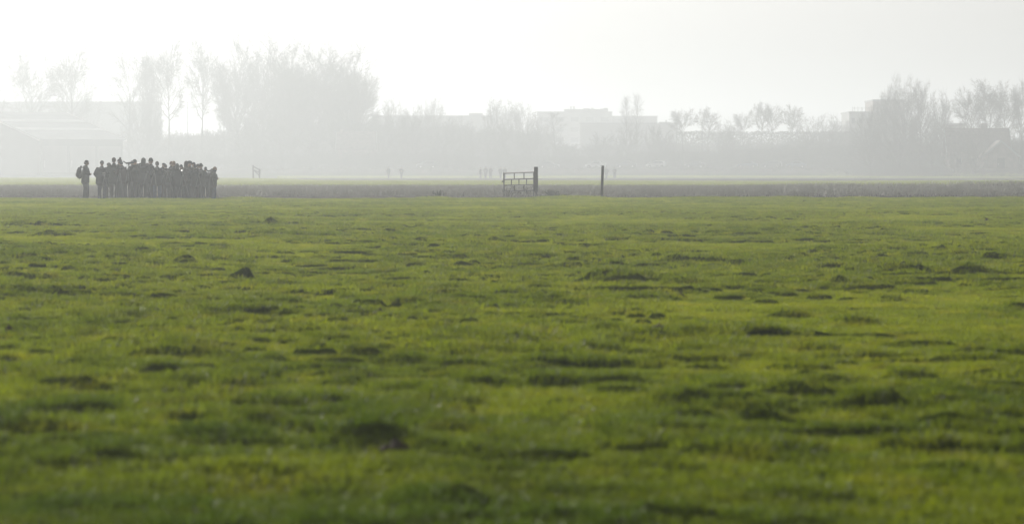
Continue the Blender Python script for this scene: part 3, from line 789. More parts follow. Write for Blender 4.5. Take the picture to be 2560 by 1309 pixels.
def car_body_mesh(wagon):
    """side profile swept across the width with tumblehome, wheel arches cut in the profile"""
    low = [(-2.08,.30),(-2.12,.55),(-2.05,.86)]
    if wagon: top = [(-2.02,.98),(-1.82,1.36),(-1.55,1.47),(-.2,1.50),(.25,1.44),(.92,.98),(1.75,.86),(2.05,.68),(2.12,.45),(2.08,.28)]
    else: top = [(-1.95,.95),(-1.45,1.02),(-1.02,1.34),(-.6,1.43),(.1,1.42),(.45,1.32),(1.02,.96),(1.75,.84),(2.05,.66),(2.12,.45),(2.08,.28)]
    bot = []
    for c in (1.30, -1.28):
        for k in range(7): a = math.pi*k/6; bot.append((c+.36*math.cos(a), .28+.36*math.sin(a)))
    prof = low+top+bot; n = len(prof); V = []
    for w in (-1, -.9, .9, 1):
        for x, z in prof:
            inset = .20*max(0, (z-.9))/.5
            s2 = (.80-inset) if abs(w) == 1 else (.86-inset*1.0)
            V.append((x*(1 if abs(w) < 1 else .985), math.copysign(s2 if abs(w) < 1 else s2+.04, w)*(1 if abs(w) == 1 else .9), z if abs(w) < 1 else .30+(z-.30)*.97))
    mb = MB(); Fc = []
    for r_ in range(3):
        for i in range(n): Fc.append((r_*n+i, r_*n+(i+1) % n, (r_+1)*n+(i+1) % n, (r_+1)*n+i))
    mb.add(V, Fc); mb.add(V[:n], [tuple(range(n-1, -1, -1))]); mb.add(V[3*n:], [tuple(range(n))])
    return mb.mesh('car_body')
def make_car(wagon):
    parts = []
    parts.append(('body', car_body_mesh(wagon), None, []))
    g = MB()
    if wagon: ws = [(.27,1.40),(.88,1.0)]
    else: ws = [(.47,1.29),(.98,.98)]
    (xa, za), (xb, zb2) = ws
    g.add([(xa+.03,-.55,za+.03),(xb+.03,-.68,zb2+.03),(xb+.03,.68,zb2+.03),(xa+.03,.55,za+.03)]+[(xa,-.55,za),(xb,-.68,zb2),(xb,.68,zb2),(xa,.55,za)],
          [(0,1,2,3),(7,6,5,4),(0,4,5,1),(1,5,6,2),(2,6,7,3),(3,7,4,0)])
    parts.append(('windscreen', g.mesh('windscreen'), 'glass', []))
    for sg in (-1, 1):
        g = MB(); y0 = sg*.775; y1 = sg*.665
        pr = [(-1.5 if wagon else -1.0, .98),(.82,.98),(.25,1.36),(-1.35 if wagon else -.75,1.38 if wagon else 1.34)]
        v = [(x, (y0 if z < 1.1 else y1)+sg*.02, z) for x, z in pr]; v2 = [(x, (y0 if z < 1.1 else y1)-sg*.02, z) for x, z in pr]
        g.add(v+v2, [(0,1,2,3),(7,6,5,4),(0,4,5,1),(1,5,6,2),(2,6,7,3),(3,7,4,0)]); parts.append(('side_window', g.mesh('side_window'), 'glass', []))
        g = MB().ball((2.02, sg*.6, .64), (.10,.16,.08)); parts.append(('headlight', g.mesh('headlight'), 'chrome', []))
        g = MB().ball((.72, sg*.90, 1.0), (.07,.11,.07)); parts.append(('wing_mirror', g.mesh('wing_mirror'), 'rubber', []))
    for cxw in (1.30, -1.28):
        for sg in (-1, 1):
            g = MB(); g.sweep([(cxw, sg*.62, .31), (cxw, sg*.80, .31)], [.31,.31], n=18, cap=False)
            h_ = MB(); h_.sweep([(cxw, sg*.74, .31), (cxw, sg*.815, .31)], [.19,.17], n=14, cap=False)
            parts.append(('wheel', g.mesh('wheel'), 'rubber', [('rim', h_.mesh('rim'), 'chrome')]))
    return parts
CARM = {False: make_car(False), True: make_car(True)}
def car(px, d, face, paint, wagon, label):
    x = X(px, d); t = thing('parked_car', label, 'car', (x, d, gz(x, d)+.03), face, 'cars parked along the dike road')
    for nm, me, mt, subs in CARM[wagon]:
        if nm == 'body': me = me.copy(); me.materials.append(paint)
        elif not me.materials: me.materials.append(M[mt])
        o = link(nm, me, None, t)
        for sn, sm, smt in subs:
            if not sm.materials: sm.materials.append(M[smt])
            link(sn, sm, None, o)
def paint(n, c): M[n] = pmat(n, c, .28, .3, var=.05, scale=1, spec=.6); return M[n]
pt = [paint('paint_silver', (.42,.43,.44)), paint('paint_dark', (.04,.045,.05)), paint('paint_blue', (.06,.09,.14)), paint('paint_pale', (.55,.56,.54))]
for px, d, f, p, w, lb in [
  (1066, 883, 180+8, 1, True, 'dark parked car left of the two lone walkers, farthest left on the road'),
  (1372, 883, -6, 1, False, 'dark parked car above the gate'),
  (1489, 883, 172, 0, False, 'silver parked car with a bright windscreen left of the thin post'),
  (1566, 882, 176, 1, False, 'dark low parked car just right of the thin post'),
  (1640, 882.5, 174, 3, True, 'pale high estate car parked under the flat roofed block'),
  (1738, 882, 172, 1, False, 'dark parked car with a lit bonnet below the small fan crowned tree'),
  (1868, 882.5, 173, 2, False, 'bluish parked car with a bright windscreen below the leafy clump'),
  (1929, 882, 170, 1, True, 'dark parked car with a lit bonnet below the single straight stemmed tree'),
  (1990, 882.5, 175, 2, False, 'low parked car with one small glint, farthest right on the road')]:
    car(px, d, R(f), pt[p], w, lb)

# lamp masts
def mast(px, top, d, arms, label):
    x = X(px, d); z = gz(x, d); h = Z(top, d)-z; t = thing('lamp_mast', label, 'lamp post', (x, d, z))
    MB().sweep([(0,0,-.3),(0,0,h)], [.13,.07], n=8, cap=False).obj('mast', M['steel'], t)
    for sx in (-1, 1)[:arms]:
        a = MB().sweep([(0,0,h-.1),(sx*.8,0,h+.05),(sx*1.5,0,h+.05)], [.05,.05,.04], n=6).obj('arm', M['steel'], t)
        MB().box(sx*1.2-.35, sx*1.2+.35, -.18, .18, h+.08, h+.26).obj('lamp_head', M['steel'], a)
mast(469, 256, 1000, 1, 'thin lamp mast standing in the gap between two tall poplars')
mast(1755, 306, 930, 2, 'short double headed lamp mast beside a small fan crowned tree')

# ------------------------------------------------------------ gate, posts, plants
dgate = 205.0
gzz = gz(X(1340, dgate), dgate)
def post(px, ptop, pbase, wpx, d, label, topshift=0):
    x = X(px, d); zt = Z(ptop, d); zb = Z(pbase, d); w = wpx/F*d/2; mb = MB(); V = []
    for k, f in enumerate((-.35, 0, .5, .985, 1)):
        z = zb+(zt-zb)*f; dx = topshift/F*d*f; ww = w*(1.04-.04*f)*(1 if f < 1 else .9)
        for a, b in ((-1,-1),(1,-1),(1,1),(-1,1)): V.append((dx+a*ww, b*ww, z-zb))
    Fc = [(3,2,1,0),(16,17,18,19)]
    for r_ in range(4):
        for k in range(4): Fc.append((r_*4+k, r_*4+(k+1) % 4, (r_+1)*4+(k+1) % 4, (r_+1)*4+k))
    mb.add(V, Fc); o = mb.obj('gate_post' if wpx > 8 else 'fence_post', M['wood'], loc=(x, d, zb)); tag(o, label, 'post'); return o
gp = post(1340, 417, 492, 10, dgate, 'thick square dark post carrying the metal gate')
post(1504.3, 414, 490.5, 6.5, 200, 'slim dark post standing alone right of the gate, leaning a little', 2.6)

Lg = 3.1; th_ = math.acos(min(1, (76/F*dgate)/Lg)); pxm = F/dgate
x0 = X(1335.5, dgate)
gate = thing('field_gate', 'open metal field gate with staggered bars hung on the thick post', 'gate', (x0, dgate, Z(492, dgate)), 0)
gate.rotation_euler = (0, 0, math.pi-th_)     # local x runs from the post to the free end, away from the camera
zz = lambda py: (492-py)/F*dgate
rows = [(430, 433), (446.3, 449.2), (461, 463.6), (475.6, 478)]
def bar(mb, a, b, r): mb.sweep([a, b], [r, r], n=8, cap=False)
for i, (ya, yb) in enumerate(rows):
    mb = MB(); bar(mb, (0,0,zz(ya)), (Lg,0,zz(yb)), .036 if i == 0 else .027); mb.obj('rail', M['steel'], gate)
mb = MB(); bar(mb, (Lg,0,zz(492)-.12), (Lg,0,zz(433)+.03), .034); mb.obj('stile', M['steel'], gate)
mb = MB(); bar(mb, (.03,0,zz(490)), (.03,0,zz(430)), .034); mb.obj('stile', M['steel'], gate)
frac = [(.345, .665), (.25, .50, .75), (.345, .665), (.25, .50, .75)]
for i in range(4):
    for fq in frac[i]:
        f = 1-fq; za = zz(rows[i][0]+(rows[i][1]-rows[i][0])*f); zb3 = zz(rows[i+1][0]+(rows[i+1][1]-rows[i+1][0])*f) if i < 3 else zz(493)
        mb = MB(); bar(mb, (Lg*f,0,za), (Lg*f,0,zb3), .025); mb.obj('spacer_bar', M['steel'], gate)
MB().box(-.12, .06, -.05, .05, zz(446.3)-.04, zz(446.3)+.04).obj('hinge', M['steel'], gate)
MB().box(-.12, .06, -.05, .05, zz(475.6)-.04, zz(475.6)+.04).obj('hinge', M['steel'], gate)
MB().box(Lg-.02, Lg+.16, -.03, .03, zz(456), zz(452)).obj('latch', M['steel'], gate)

def plant(px, d, h, w, n, label, name='weed_clump', mat=None, seed=0, spread=.6, cat='weed', leaf=.05):
    rg = random.Random(seed); x = X(px, d); z = gz(x, d); t = thing(name, label, cat, (x, d, z))
    st = MB(); lf = MB()
    for i in range(n):
        a = rg.random()*6.28; r0 = rg.random()*w*.25; q = Vector((math.cos(a)*r0, math.sin(a)*r0, -.02))
        hh = h*rg.uniform(.45, 1); out = spread*w*rg.uniform(.1, 1); pts = [q.copy()]
        for s in range(1, 6):
            f = s/5; pts.append(q+Vector((math.cos(a)*out*f*f, math.sin(a)*out*f*f, hh*(f-.18*spread*f*f))))
        st.sweep(pts, [.007,.007,.006,.005,.004,.003], n=4, cap=False)
        for s in range(14):
            f = rg.uniform(.15, 1); k = min(4, int(f*5)); p = pts[k].lerp(pts[k+1], f*5-k if k < 5 else 1)
            u = Vector((rg.gauss(0,1), rg.gauss(0,1), rg.gauss(.2,.7))).normalized(); v = u.orthogonal().normalized(); l = leaf*rg.uniform(.5, 1.4)
            lf.add([p, p+u*l*.5+v*l*.3, p+u*l, p+u*l*.5-v*l*.3], [(0,1,2,3)])
    st.obj('stem', M['deadweed'], t); lf.obj('leaves', mat or M['weed'], t); return t
plant(1097, 200, .42, .5, 26, 'bushy weed clump at the field edge left of the gate', seed=1)
plant(1108.5, 199, .52, .08, 3, 'single tall dry weed stalk beside the left weed clump', 'weed_stalk', M['deadweed'], 2, .3)
plant(1380, 199, .40, .75, 46, 'rounded green weed clump just right of the gate post', seed=3)
plant(1398, 198, .20, .8, 34, 'low spreading weeds at the right foot of the rounded clump', seed=4)
plant(1362, 199, .18, .6, 30, 'low grass like weeds at the foot of the gate post', seed=5)
plant(1268, 203, .62, .7, 12, 'dry tangled weed growing through the free end of the gate', 'bramble', M['deadweed'], 6, 1.0)
plant(1290, 206, .70, .9, 7, 'dry arching bramble behind the middle of the gate', 'bramble', M['deadweed'], 7, 1.3)
plant(1322, 206, .85, .8, 7, 'dry arching bramble next to the gate post', 'bramble', M['deadweed'], 8, 1.2)
plant(1500, 192, .16, 1.0, 60, 'grassy mound at the foot of the slim post', 'grass_mound', M['weed'], 9, .8, 'tuft')
plant(1525, 190, .10, 1.1, 60, 'dark flat tuft at the pasture edge right of the slim post', 'grass_mound', M['weed'], 10, .9, 'tuft')
plant(1158, 203, .30, .05, 3, 'short dry weed stalk between the left clump and the gate', 'weed_stalk', M['deadweed'], 12, .3)
plant(650, 735, 1.6, 1.2, 14, 'tall thin weeds growing beside the leaning fence section', 'weed_stalk', M['deadweed'], 13, .5)

# leaning two railed fence section in the far field
dF = 600.0; s1 = F/dF
t = thing('bridge_railing', 'short sloping wooden railing with two posts far behind the crowd', 'railing', (X(633, dF), dF, 0)); zf = lambda py: Z(py, dF)
zg = gz(X(633, dF), dF)
for (a, ya) in ((0, 413), (15.5/s1, 422)):
    MB().box(a-.09, a+.09, -.09, .09, zg-.2, zf(ya)).obj('post', M['wood'], t)
for dy in (0, 8.5):
    mb = MB(); mb.add([(-.1,-.05,zf(415+dy)-.09),(18.5/s1,-.05,zf(426+dy*.8)-.09),(18.5/s1,.05,zf(426+dy*.8)-.09),(-.1,.05,zf(415+dy)-.09),
      (-.1,-.05,zf(415+dy)+.09),(18.5/s1,-.05,zf(426+dy*.8)+.09),(18.5/s1,.05,zf(426+dy*.8)+.09),(-.1,.05,zf(415+dy)+.09)],
      [(0,3,2,1),(4,5,6,7),(0,1,5,4),(1,2,6,5),(2,3,7,6),(3,0,4,7)]); mb.obj('rail', M['wood'], t)
mb = MB(); mb.sweep([(.1,0,zf(425)),(14/s1,0,zf(438))], [.08,.08], n=6); mb.obj('brace', M['wood'], t)

# molehills
def molehill(px, py, wpx, hpx, label, seed):
    d = CH*F/(py-HZ); x = X(px, d); z = gz(x, d); w = wpx/F*d/2; h = hpx/F*d; n = 28; V = []; m = 9
    rg = np.random.RandomState(seed)
    for j in range(m+1):
        f = j/m; r = w*f
        for k in range(n):
            a = 6.283*k/n; jit = 1+.35*(float(vn(np.array([math.cos(a)*2+seed]), np.array([math.sin(a)*2+f*4]), seed)[0])-.5)
            zz_ = h*math.exp(-(f*1.75)**2) + .014*rg.randn()*(1-f)
            V.append((math.cos(a)*r*jit, math.sin(a)*r*jit, zz_-.05*f))
    mb = MB(); mb.add(V, [(j*n+k, (j+1)*n+k, (j+1)*n+(k+1) % n, j*n+(k+1) % n) for j in range(m) for k in range(n)])
    for k in range(40):
        a = rg.rand()*6.28; f = rg.rand()**.6; s_ = rg.uniform(.010, .026)
        mb.ball((math.cos(a)*w*f*.9, math.sin(a)*w*f*.9, h*math.exp(-(f*1.75)**2)-.01), (s_, s_*.8, s_*.7), 6, 4)
    tag(mb.obj('molehill', M['soil'], loc=(x, d, z+.015), smooth=True), label, 'molehill', 'molehills in the pasture')
for a in [(1817,862,36,13,'dark pointed molehill in the right middle of the pasture'),(2467,557,26,8,'small far molehill near the right edge below the dark field'),
          (466,880,34,12,'brown molehill in the left middle of the pasture'),(1702,753,44,12,'flat brown molehill below the big dark tussocks'),
          (950,791,30,9,'tiny molehill left of the middle of the pasture'),(990,1162,80,16,'widest low molehill, bare and brown, in the near grass'),
          (1648,860,40,7,'flat crumbled molehill left of the dark pointed one'),(20,848,46,14,'molehill at the left edge of the pasture')]:
    molehill(*a, seed=int(a[0]))

# ------------------------------------------------------------ people
ARMS = {  # elbow, wrist relative to the shoulder centre (x to the side, y forward, z up); hand direction
 'down':    ((.245,-.03,-.29), (.25,.05,-.54), (0,.15,-1)),
 'pockets': ((.29,-.10,-.27), (.20,.09,-.44), (-.4,.3,-.8)),
 'bino':    ((.27,.15,-.22), (.085,.20,.10), (-.3,-.2,.9)),
 'scope':   ((.25,.12,-.25), (.09,.33,-.10), (-.3,.9,.1)),
 'cross':   ((.27,.03,-.27), (-.02,.20,-.22), (-1,.1,.1)),
 'hold':    ((.25,.00,-.29), (.10,.19,-.30), (-.9,.3,.2)),
}
def hand(mb, w, d, s, sx):
    """palm, four unequal bent fingers and a thumb from the side of the palm"""
    d = Vector(d).normalized(); up = Vector((0,1,0)) if abs(d.y) < .7 else Vector((0,0,1))
    side = d.cross(up).normalized()*sx; nrm = side.cross(d).normalized()*sx
    w = Vector(w)
    mb.sweep([w-d*.02, w+d*.045*s, w+d*.085*s], [(.024,.017),(.038,.016),(.036,.014)], 10, side=side)
    for k, L in enumerate((.066, .076, .070, .054)):
        o = w+d*.085*s+side*(.028-.0185*k)
        mb.sweep([o-d*.01, o+d*L*.4+nrm*.004, o+d*L*.72+nrm*.018, o+d*L*.85+nrm*.036], [.0095,.009,.0085,.0075], 6)
    o = w+d*.03*s+side*.034
    mb.sweep([o-side*.012, o+side*.020+d*.026, o+side*.024+d*.056+nrm*.01], [.0125,.011,.009], 6)

def person(px, top, d, face, arms='down', lean=0, hp=0, hat='hair', jk=(.05,.055,.05), tr=(.06,.065,.08), hc=(.06,.045,.03), coat=.0,
           puff=1.0, stance=.11, stride=.0, label='', group='people standing at the edge of the pasture', vox=.016, turn=0, base=None, scarf=None, hood=False):
    x = X(px, d); zg = gz(x, d) if base is None else base
    t = thing('person', label, 'person', (x, d, zg-.01), -R(face), group)
    Ht = Z(top, d)-zg; s = Ht/(1.80 + (.04 if hat in ('beanie','pom','cap','brim') else 0) + (.07 if hat == 'pom' else 0) - .28*(1-math.cos(R(lean)))*1.0 - (.03 if hp > 20 else 0))
    rl = Matrix.Rotation(-R(lean), 3, 'X')
    hip = Vector((0, -.18*math.sin(R(lean)), .93)); B = lambda x_, y_, z_: hip + rl @ Vector((x_, y_, z_))
    sh = (0, 0, .53)
    an = {}
    for sx in (-1, 1):
        yf = stride*sx; lift = .05*abs(stride) if sx < 0 else 0
        hipj = hip+Vector((.095*sx, 0, -.02)); ank = Vector((stance*sx, yf, .09+lift))
        kn = (hipj+ank)/2 + Vector((.01*sx, .035+.25*abs(stride)*(.5 if sx > 0 else .2), .02)); an[sx] = (hipj, kn, ank)
    # body
    b = MB()
    b.sweep([B(0,0,-.06), B(0,0,.12), B(0,.005,.30), B(0,0,.46), B(0,-.005,.545)], [(.15,.105),(.135,.10),(.155,.105),(.165,.09),(.07,.06)], 14, side=(1,0,0))
    b.sweep([B(0,-.01,.50), B(0,.0,.60), B(0,.01,.66)], [(.062,.062),(.054,.058),(.055,.06)], 12, side=(1,0,0))
    hr = rl @ Matrix.Rotation(-R(hp), 3, 'X') @ Matrix.Rotation(R(turn), 3, 'Z')
    nb = B(0, .0, .64); Hd = lambda x_, y_, z_: nb + hr @ Vector((x_, y_, z_))
    b.ball(Hd(0,.0,.115), (.076,.096,.108), 16, 10, hr)
    b.sweep([Hd(0,.030,.10), Hd(0,.042,.03), Hd(0,.055,.005)], [(.064,.060),(.048,.048),(.028,.026)], 12, side=hr @ Vector((1,0,0)))
    b.sweep([Hd(0,.090,.115), Hd(0,.112,.078), Hd(0,.098,.068)], [.010,.016,.012], 8)
    b.ball(Hd(0,.088,.038), (.024,.012,.009), 8, 6, hr)
    for sx in (-1, 1):
        b.ball(Hd(.077*sx,-.005,.095), (.011,.020,.031), 8, 6, hr)
        b.ball(Hd(.031*sx,.083,.112), (.013,.011,.009), 8, 6, hr); b.ball(Hd(.033*sx,.086,.128), (.022,.010,.006), 8, 6, hr)
        hj, kn, ak = an[sx]
        b.sweep([hj, kn, ak], [(.075,.085),(.052,.055),(.036,.040)], 10)
        b.sweep([ak+Vector((0,-.04,-.05)), ak+Vector((0,.14,-.055))], [(.036,.03),(.036,.025)], 8, side=(1,0,0))
        e, w, hd = ARMS[arms]; S0 = B(.175*sx, -.005, .505)
        sc_ = B(0, 0, .53); E = sc_+rl @ Vector((e[0]*sx, e[1], e[2])); Wr = sc_+rl @ Vector((w[0]*sx, w[1]+(.04 if arms == 'cross' and sx > 0 else 0), w[2]+(.03*sx if arms == 'cross' else 0)))
        b.sweep([S0, E, Wr], [.045,.036,.025], 10); hand(b, Wr, rl @ Vector((hd[0]*sx, hd[1], hd[2])), 1, sx)
        an[sx] = (hj, kn, ak, S0, E, Wr)
    bm = remeshed(b, 'body', min(vox, .014), 1); bo = link('body', bm, M['skin'], t); 
    # jacket
    j = MB(); q = puff*1.16+.03; z0 = -.10-coat
    j.sweep([B(0,0,z0), B(0,0,.0), B(0,0,.14), B(0,.01,.32), B(0,-.005,.455), B(0,-.01,.52)],
            [(.205*q+coat*.08,.155*q),(.20*q,.15*q),(.185*q,.145*q),(.208*q,.15*q),(.200,.125*q),(.09,.08)], 18, side=(1,0,0))
    j.sweep([B(0,-.01,.50), B(0,0,.59)], [(.098,.095),(.080,.084)], 12, side=(1,0,0))
    if hood: j.ball(B(0,-.085,.545), (.11,.06,.07), 12, 8)
    for sx in (-1, 1):
        hj, kn, ak, S0, E, Wr = an[sx]
        j.sweep([B(.09*sx,0,.49), S0, S0.lerp(E,.5), E, E.lerp(Wr,.5), Wr-(Wr-E).normalized()*.01], [.06,.072*q,.068*q,.06*q,.056*q,.044], 12)
    link('jacket', remeshed(j, 'jacket', vox, 2), cloth('cloth_%02d%02d%02d' % tuple(int(c*100) for c in jk), jk), t)
    # trousers
    k = MB(); k.sweep([B(0,0,.06), B(0,0,-.06)], [(.155,.115),(.165,.125)], 14, side=(1,0,0))
    for sx in (-1, 1):
        hj, kn, ak = an[sx][:3]
        k.sweep([hj+Vector((0,0,.02)), hj.lerp(kn,.5), kn, kn.lerp(ak,.5), ak+Vector((0,0,.02)), ak+Vector((0,.01,-.03))], [(.108,.118),(.104,.108),(.088,.092),(.084,.090),(.078,.084),(.076,.084)], 12)
    link('trousers', remeshed(k, 'trousers', vox, 1), cloth('cloth_%02d%02d%02d' % tuple(int(c*100) for c in tr), tr), t)
    for sx in (-1, 1):
        ak = an[sx][2]; f_ = MB()
        f_.sweep([ak+Vector((0,-.055,-.055)), ak+Vector((0,.04,-.05)), ak+Vector((0,.17,-.062))], [(.045,.040),(.048,.042),(.042,.028)], 10, side=(1,0,0))
        f_.sweep([ak+Vector((0,-.02,-.04)), ak+Vector((0,-.01,.05))], [.05,.05], 10)
        f_.obj('boot', cloth('boot_leather', (.03,.025,.02)), t, smooth=True)
    hm = cloth('hat_%02d%02d%02d' % tuple(int(c*100) for c in hc), hc); h = MB()
    if hat in ('hair', 'long', 'bald'):
        if hat != 'bald':
            h.ball(Hd(0,-.018,.135), (.086,.100,.098), 16, 10, hr)
            h.ball(Hd(0,-.045,.085), (.080,.070,.075), 14, 8, hr)
            if hat == 'long': h.sweep([Hd(0,-.05,.11), Hd(0,-.065,.0), Hd(0,-.06,-.07)], [(.085,.06),(.088,.05),(.06,.03)], 12, side=hr @ Vector((1,0,0)))
            h.obj('hair', hm, t, smooth=True)
    elif hat in ('beanie', 'pom'):
        h.sweep([Hd(0,-.005,.115), Hd(0,-.006,.15), Hd(0,-.010,.20), Hd(0,-.015,.235)], [(.088,.108),(.090,.108),(.075,.088),(.035,.040)], 16, side=hr @ Vector((1,0,0)), cap=False)
        h.sweep([Hd(0,-.005,.105), Hd(0,-.005,.145)], [(.094,.113),(.094,.113)], 16, side=hr @ Vector((1,0,0)), cap=False)
        if hat == 'pom': h.ball(Hd(0,-.02,.262), .045, 12, 8)
        h.obj('knitted_hat', hm, t, smooth=True)
    elif hat == 'cap':
        h.ball(Hd(0,-.005,.155), (.098,.118,.075), 16, 8, hr); h.ball(Hd(0,.10,.135), (.07,.055,.012), 12, 6, hr)
        h.obj('cap', hm, t, smooth=True)
    elif hat == 'brim':
        h.ball(Hd(0,0,.145), (.135,.150,.014), 18, 6, hr)
        h.sweep([Hd(0,0,.14), Hd(0,0,.20), Hd(0,0,.235)], [(.088,.105),(.082,.098),(.06,.075)], 16, side=hr @ Vector((1,0,0)))
        h.obj('brimmed_hat', hm, t, smooth=True)
    elif hat == 'hood':
        h.ball(Hd(0,-.020,.125), (.102,.112,.125), 16, 10, hr); h.sweep([Hd(0,-.035,.10), Hd(0,-.03,-.02), Hd(0,-.02,-.09)], [(.105,.09),(.095,.08),(.11,.08)], 14, side=hr @ Vector((1,0,0)))
        h.obj('hood', hm, t, smooth=True)
    if scarf:
        c = MB(); c.sweep([B(0,.01,.535), B(0,.015,.60)], [(.088,.088),(.082,.084)], 14, side=(1,0,0)); c.obj('scarf', cloth('scarf_%d' % int(scarf[0]*100), scarf), t, smooth=True)
    t.scale = (s*1.04, s*1.04, s)
    return t, (x, d, zg), s, R(-face), an

DK = (.035,.040,.038); GN = (.045,.058,.040); BN = (.075,.060,.045); NV = (.035,.042,.065); JN = (.075,.100,.160); GY = (.080,.085,.085); OL = (.070,.075,.050); KH = (.110,.105,.080); RD = (.16,.07,.05)
P = person
p1 = P(214, 399.5, 188.5, 78, 'hold', 3, 12, 'hair', DK, (.04,.045,.05), (.05,.04,.03), .03, stance=.06, stride=.05, hood=True, label='person alone at the left end in profile facing right, wearing a backpack')
P(255, 399, 188.0, 8, 'pockets', 0, 4, 'beanie', DK, NV, (.05,.05,.05), .06, 1.18, .12, hood=True, label='broad person in a wide dark jacket seen from behind, second from the left')
P(272.5, 404, 189.9, -20, 'down', 2, 6, 'cap', GN, BN, (.05,.05,.04), .02, label='person half hidden just right of the broad one second from the left')
P(285, 393, 189.3, 15, 'pockets', 1, 2, 'hair', GN, OL, (.07,.05,.035), .05, 1.1, label='tall bareheaded person directly left of the pompom hat')
P(296, 390, 190.0, 50, 'hold', 4, 14, 'pom', DK, DK, (.07,.05,.05), .02, label='tallest person, in a knitted hat with a pompom')
P(309, 399.5, 188.9, -55, 'scope', 14, 20, 'hair', BN, GY, (.06,.05,.045), .02, 1.05, label='bareheaded person leaning left just right of the pompom hat')
P(331, 399, 190.2, -40, 'down', 0, 0, 'beanie', GN, BN, (.06,.06,.06), label='person mostly hidden behind the one in the hood left of centre')
P(337, 395.5, 189.2, 175, 'bino', 2, 8, 'beanie', OL, GN, (.055,.05,.04), .02, 1.1, label='person in a knitted hat facing the camera with both hands at the face')
P(346, 407, 190.1, 0, 'scope', 16, 24, 'hair', GY, NV, (.05,.045,.04), label='person stooping between the one facing the camera and the tall hooded one')
P(359, 394.5, 188.6, 5, 'cross', 0, 4, 'hood', (.085,.088,.080), OL, (.085,.088,.080), .04, 1.12, label='tall person in a pale grey hooded jacket seen from behind')
P(368, 405, 190.0, 30, 'down', 0, 6, 'beanie', GN, BN, (.08,.05,.04), label='short person behind the pale grey hood and the peaked cap')
P(377.5, 394, 189.4, -75, 'hold', 0, 2, 'brim', DK, GN, (.04,.04,.035), .06, label='tall person wearing a brimmed hat, in profile')
P(393, 402.6, 188.1, -4, 'pockets', 2, 12, 'hair', DK, JN, (.07,.06,.05), .04, 1.15, hood=True, label='person in blue jeans and a dark wide jacket seen from behind')
P(405, 404, 189.3, 40, 'scope', 10, 18, 'cap', OL, BN, (.05,.05,.045), .02, label='person in a flat cap bending to the right beside the blue jeans')
P(418, 409, 188.7, -30, 'scope', 18, 24, 'hair', GN, KH, (.08,.07,.06), .02, label='person bent low between the flat cap and the fair haired one')
P(429, 400.5, 190.3, 0, 'down', 0, 4, 'beanie', GY, NV, RD, label='person in a reddish knitted hat behind the fair haired one')
P(434.5, 402, 189.6, 185, 'bino', 0, 4, 'long', NV, GN, (.42,.30,.15), .02, label='fair haired person facing the camera in the middle of the crowd')
P(443, 408.5, 188.2, -10, 'pockets', 4, 12, 'hood', DK, DK, DK, .08, 1.1, label='short person in a black hood right of the fair haired one')
P(452, 409, 190.1, 20, 'down', 2, 8, 'beanie', BN, OL, (.06,.06,.07), label='short person behind the black hood')
P(463, 402, 188.5, 42, 'bino', 10, -4, 'hood', BN, DK, (.085,.06,.055), .06, 1.2, label='person in a brown hood with both arms raised to the face')
P(470, 398.5, 189.7, 70, 'hold', 6, 16, 'cap', DK, GN, (.04,.04,.04), .02, 1.1, label='person in a dark cap standing over the brown hood')
P(481, 402.6, 188.9, 30, 'scope', 8, 14, 'beanie', GN, OL, (.05,.055,.05), .04, 1.15, label='person in a dark knitted hat just right of the dark cap')
P(488, 410, 188.1, -20, 'pockets', 2, 8, 'hair', DK, BN, (.05,.04,.035), .05, 1.1, label='short bareheaded person in front right of the dark knitted hat')
P(495, 407, 190.0, 0, 'down', 0, 4, 'beanie', GY, NV, (.09,.07,.06), label='left one of two equally tall knitted hats near the right end')
P(503.5, 407.6, 189.0, -60, 'hold', 2, 4, 'brim', GN, OL, (.05,.05,.04), .03, label='right one of two equally tall heads near the right end, with a small brim')
P(513.5, 415, 189.4, 10, 'pockets', 2, 6, 'beanie', GY, (.07,.075,.085), (.09,.10,.10), .02, label='short person in a grey knitted hat, third from the right end')
P(523, 420, 190.2, 60, 'scope', 14, 18, 'hair', DK, GN, (.08,.07,.05), label='small stooping figure behind the last gap before the right end')
P(534, 416, 188.4, 82, 'hold', 6, 10, 'hair', GN, JN, (.30,.17,.08), .08, 1.1, .06, .04, hood=True, label='ginger haired person in profile facing right at the right end of the crowd')

# backpack worn by the first person
(t1, (bx, by, bz), sc1, rz1, _) = p1
bp = thing('backpack', 'dark backpack worn by the person alone at the left end', 'backpack', (bx, by, bz), rz1); bp.scale = (sc1, sc1, sc1)
k = MB(); k.sweep([(0,-.27,1.02),(0,-.29,1.12),(0,-.29,1.30),(0,-.27,1.42)], [(.14,.11),(.17,.13),(.165,.12),(.11,.08)], 16, side=(1,0,0)); k.ball((0,-.40,1.13), (.12,.05,.10), 12, 8)
link('bag', remeshed(k, 'bag', .016, 2), cloth('pack_cloth', (.035,.04,.04)), bp)
for sx in (-1, 1):
    q = MB(); q.sweep([(sx*.09,-.19,1.42),(sx*.11,-.05,1.50),(sx*.11,.14,1.42),(sx*.13,.15,1.25),(sx*.15,-.10,1.08)], [(.028,.012)]*5, 8, side=(1,0,0)); q.obj('strap', cloth('pack_cloth', (.035,.04,.04)), bp)
q = MB(); q.ball((0,-.20,1.49), (.075,.05,.05), 10, 6); q.sweep([(0,-.27,.98),(0,-.27,.90)], [.012,.008], 6); q.obj('top_flap', cloth('pack_cloth', (.035,.04,.04)), bp)

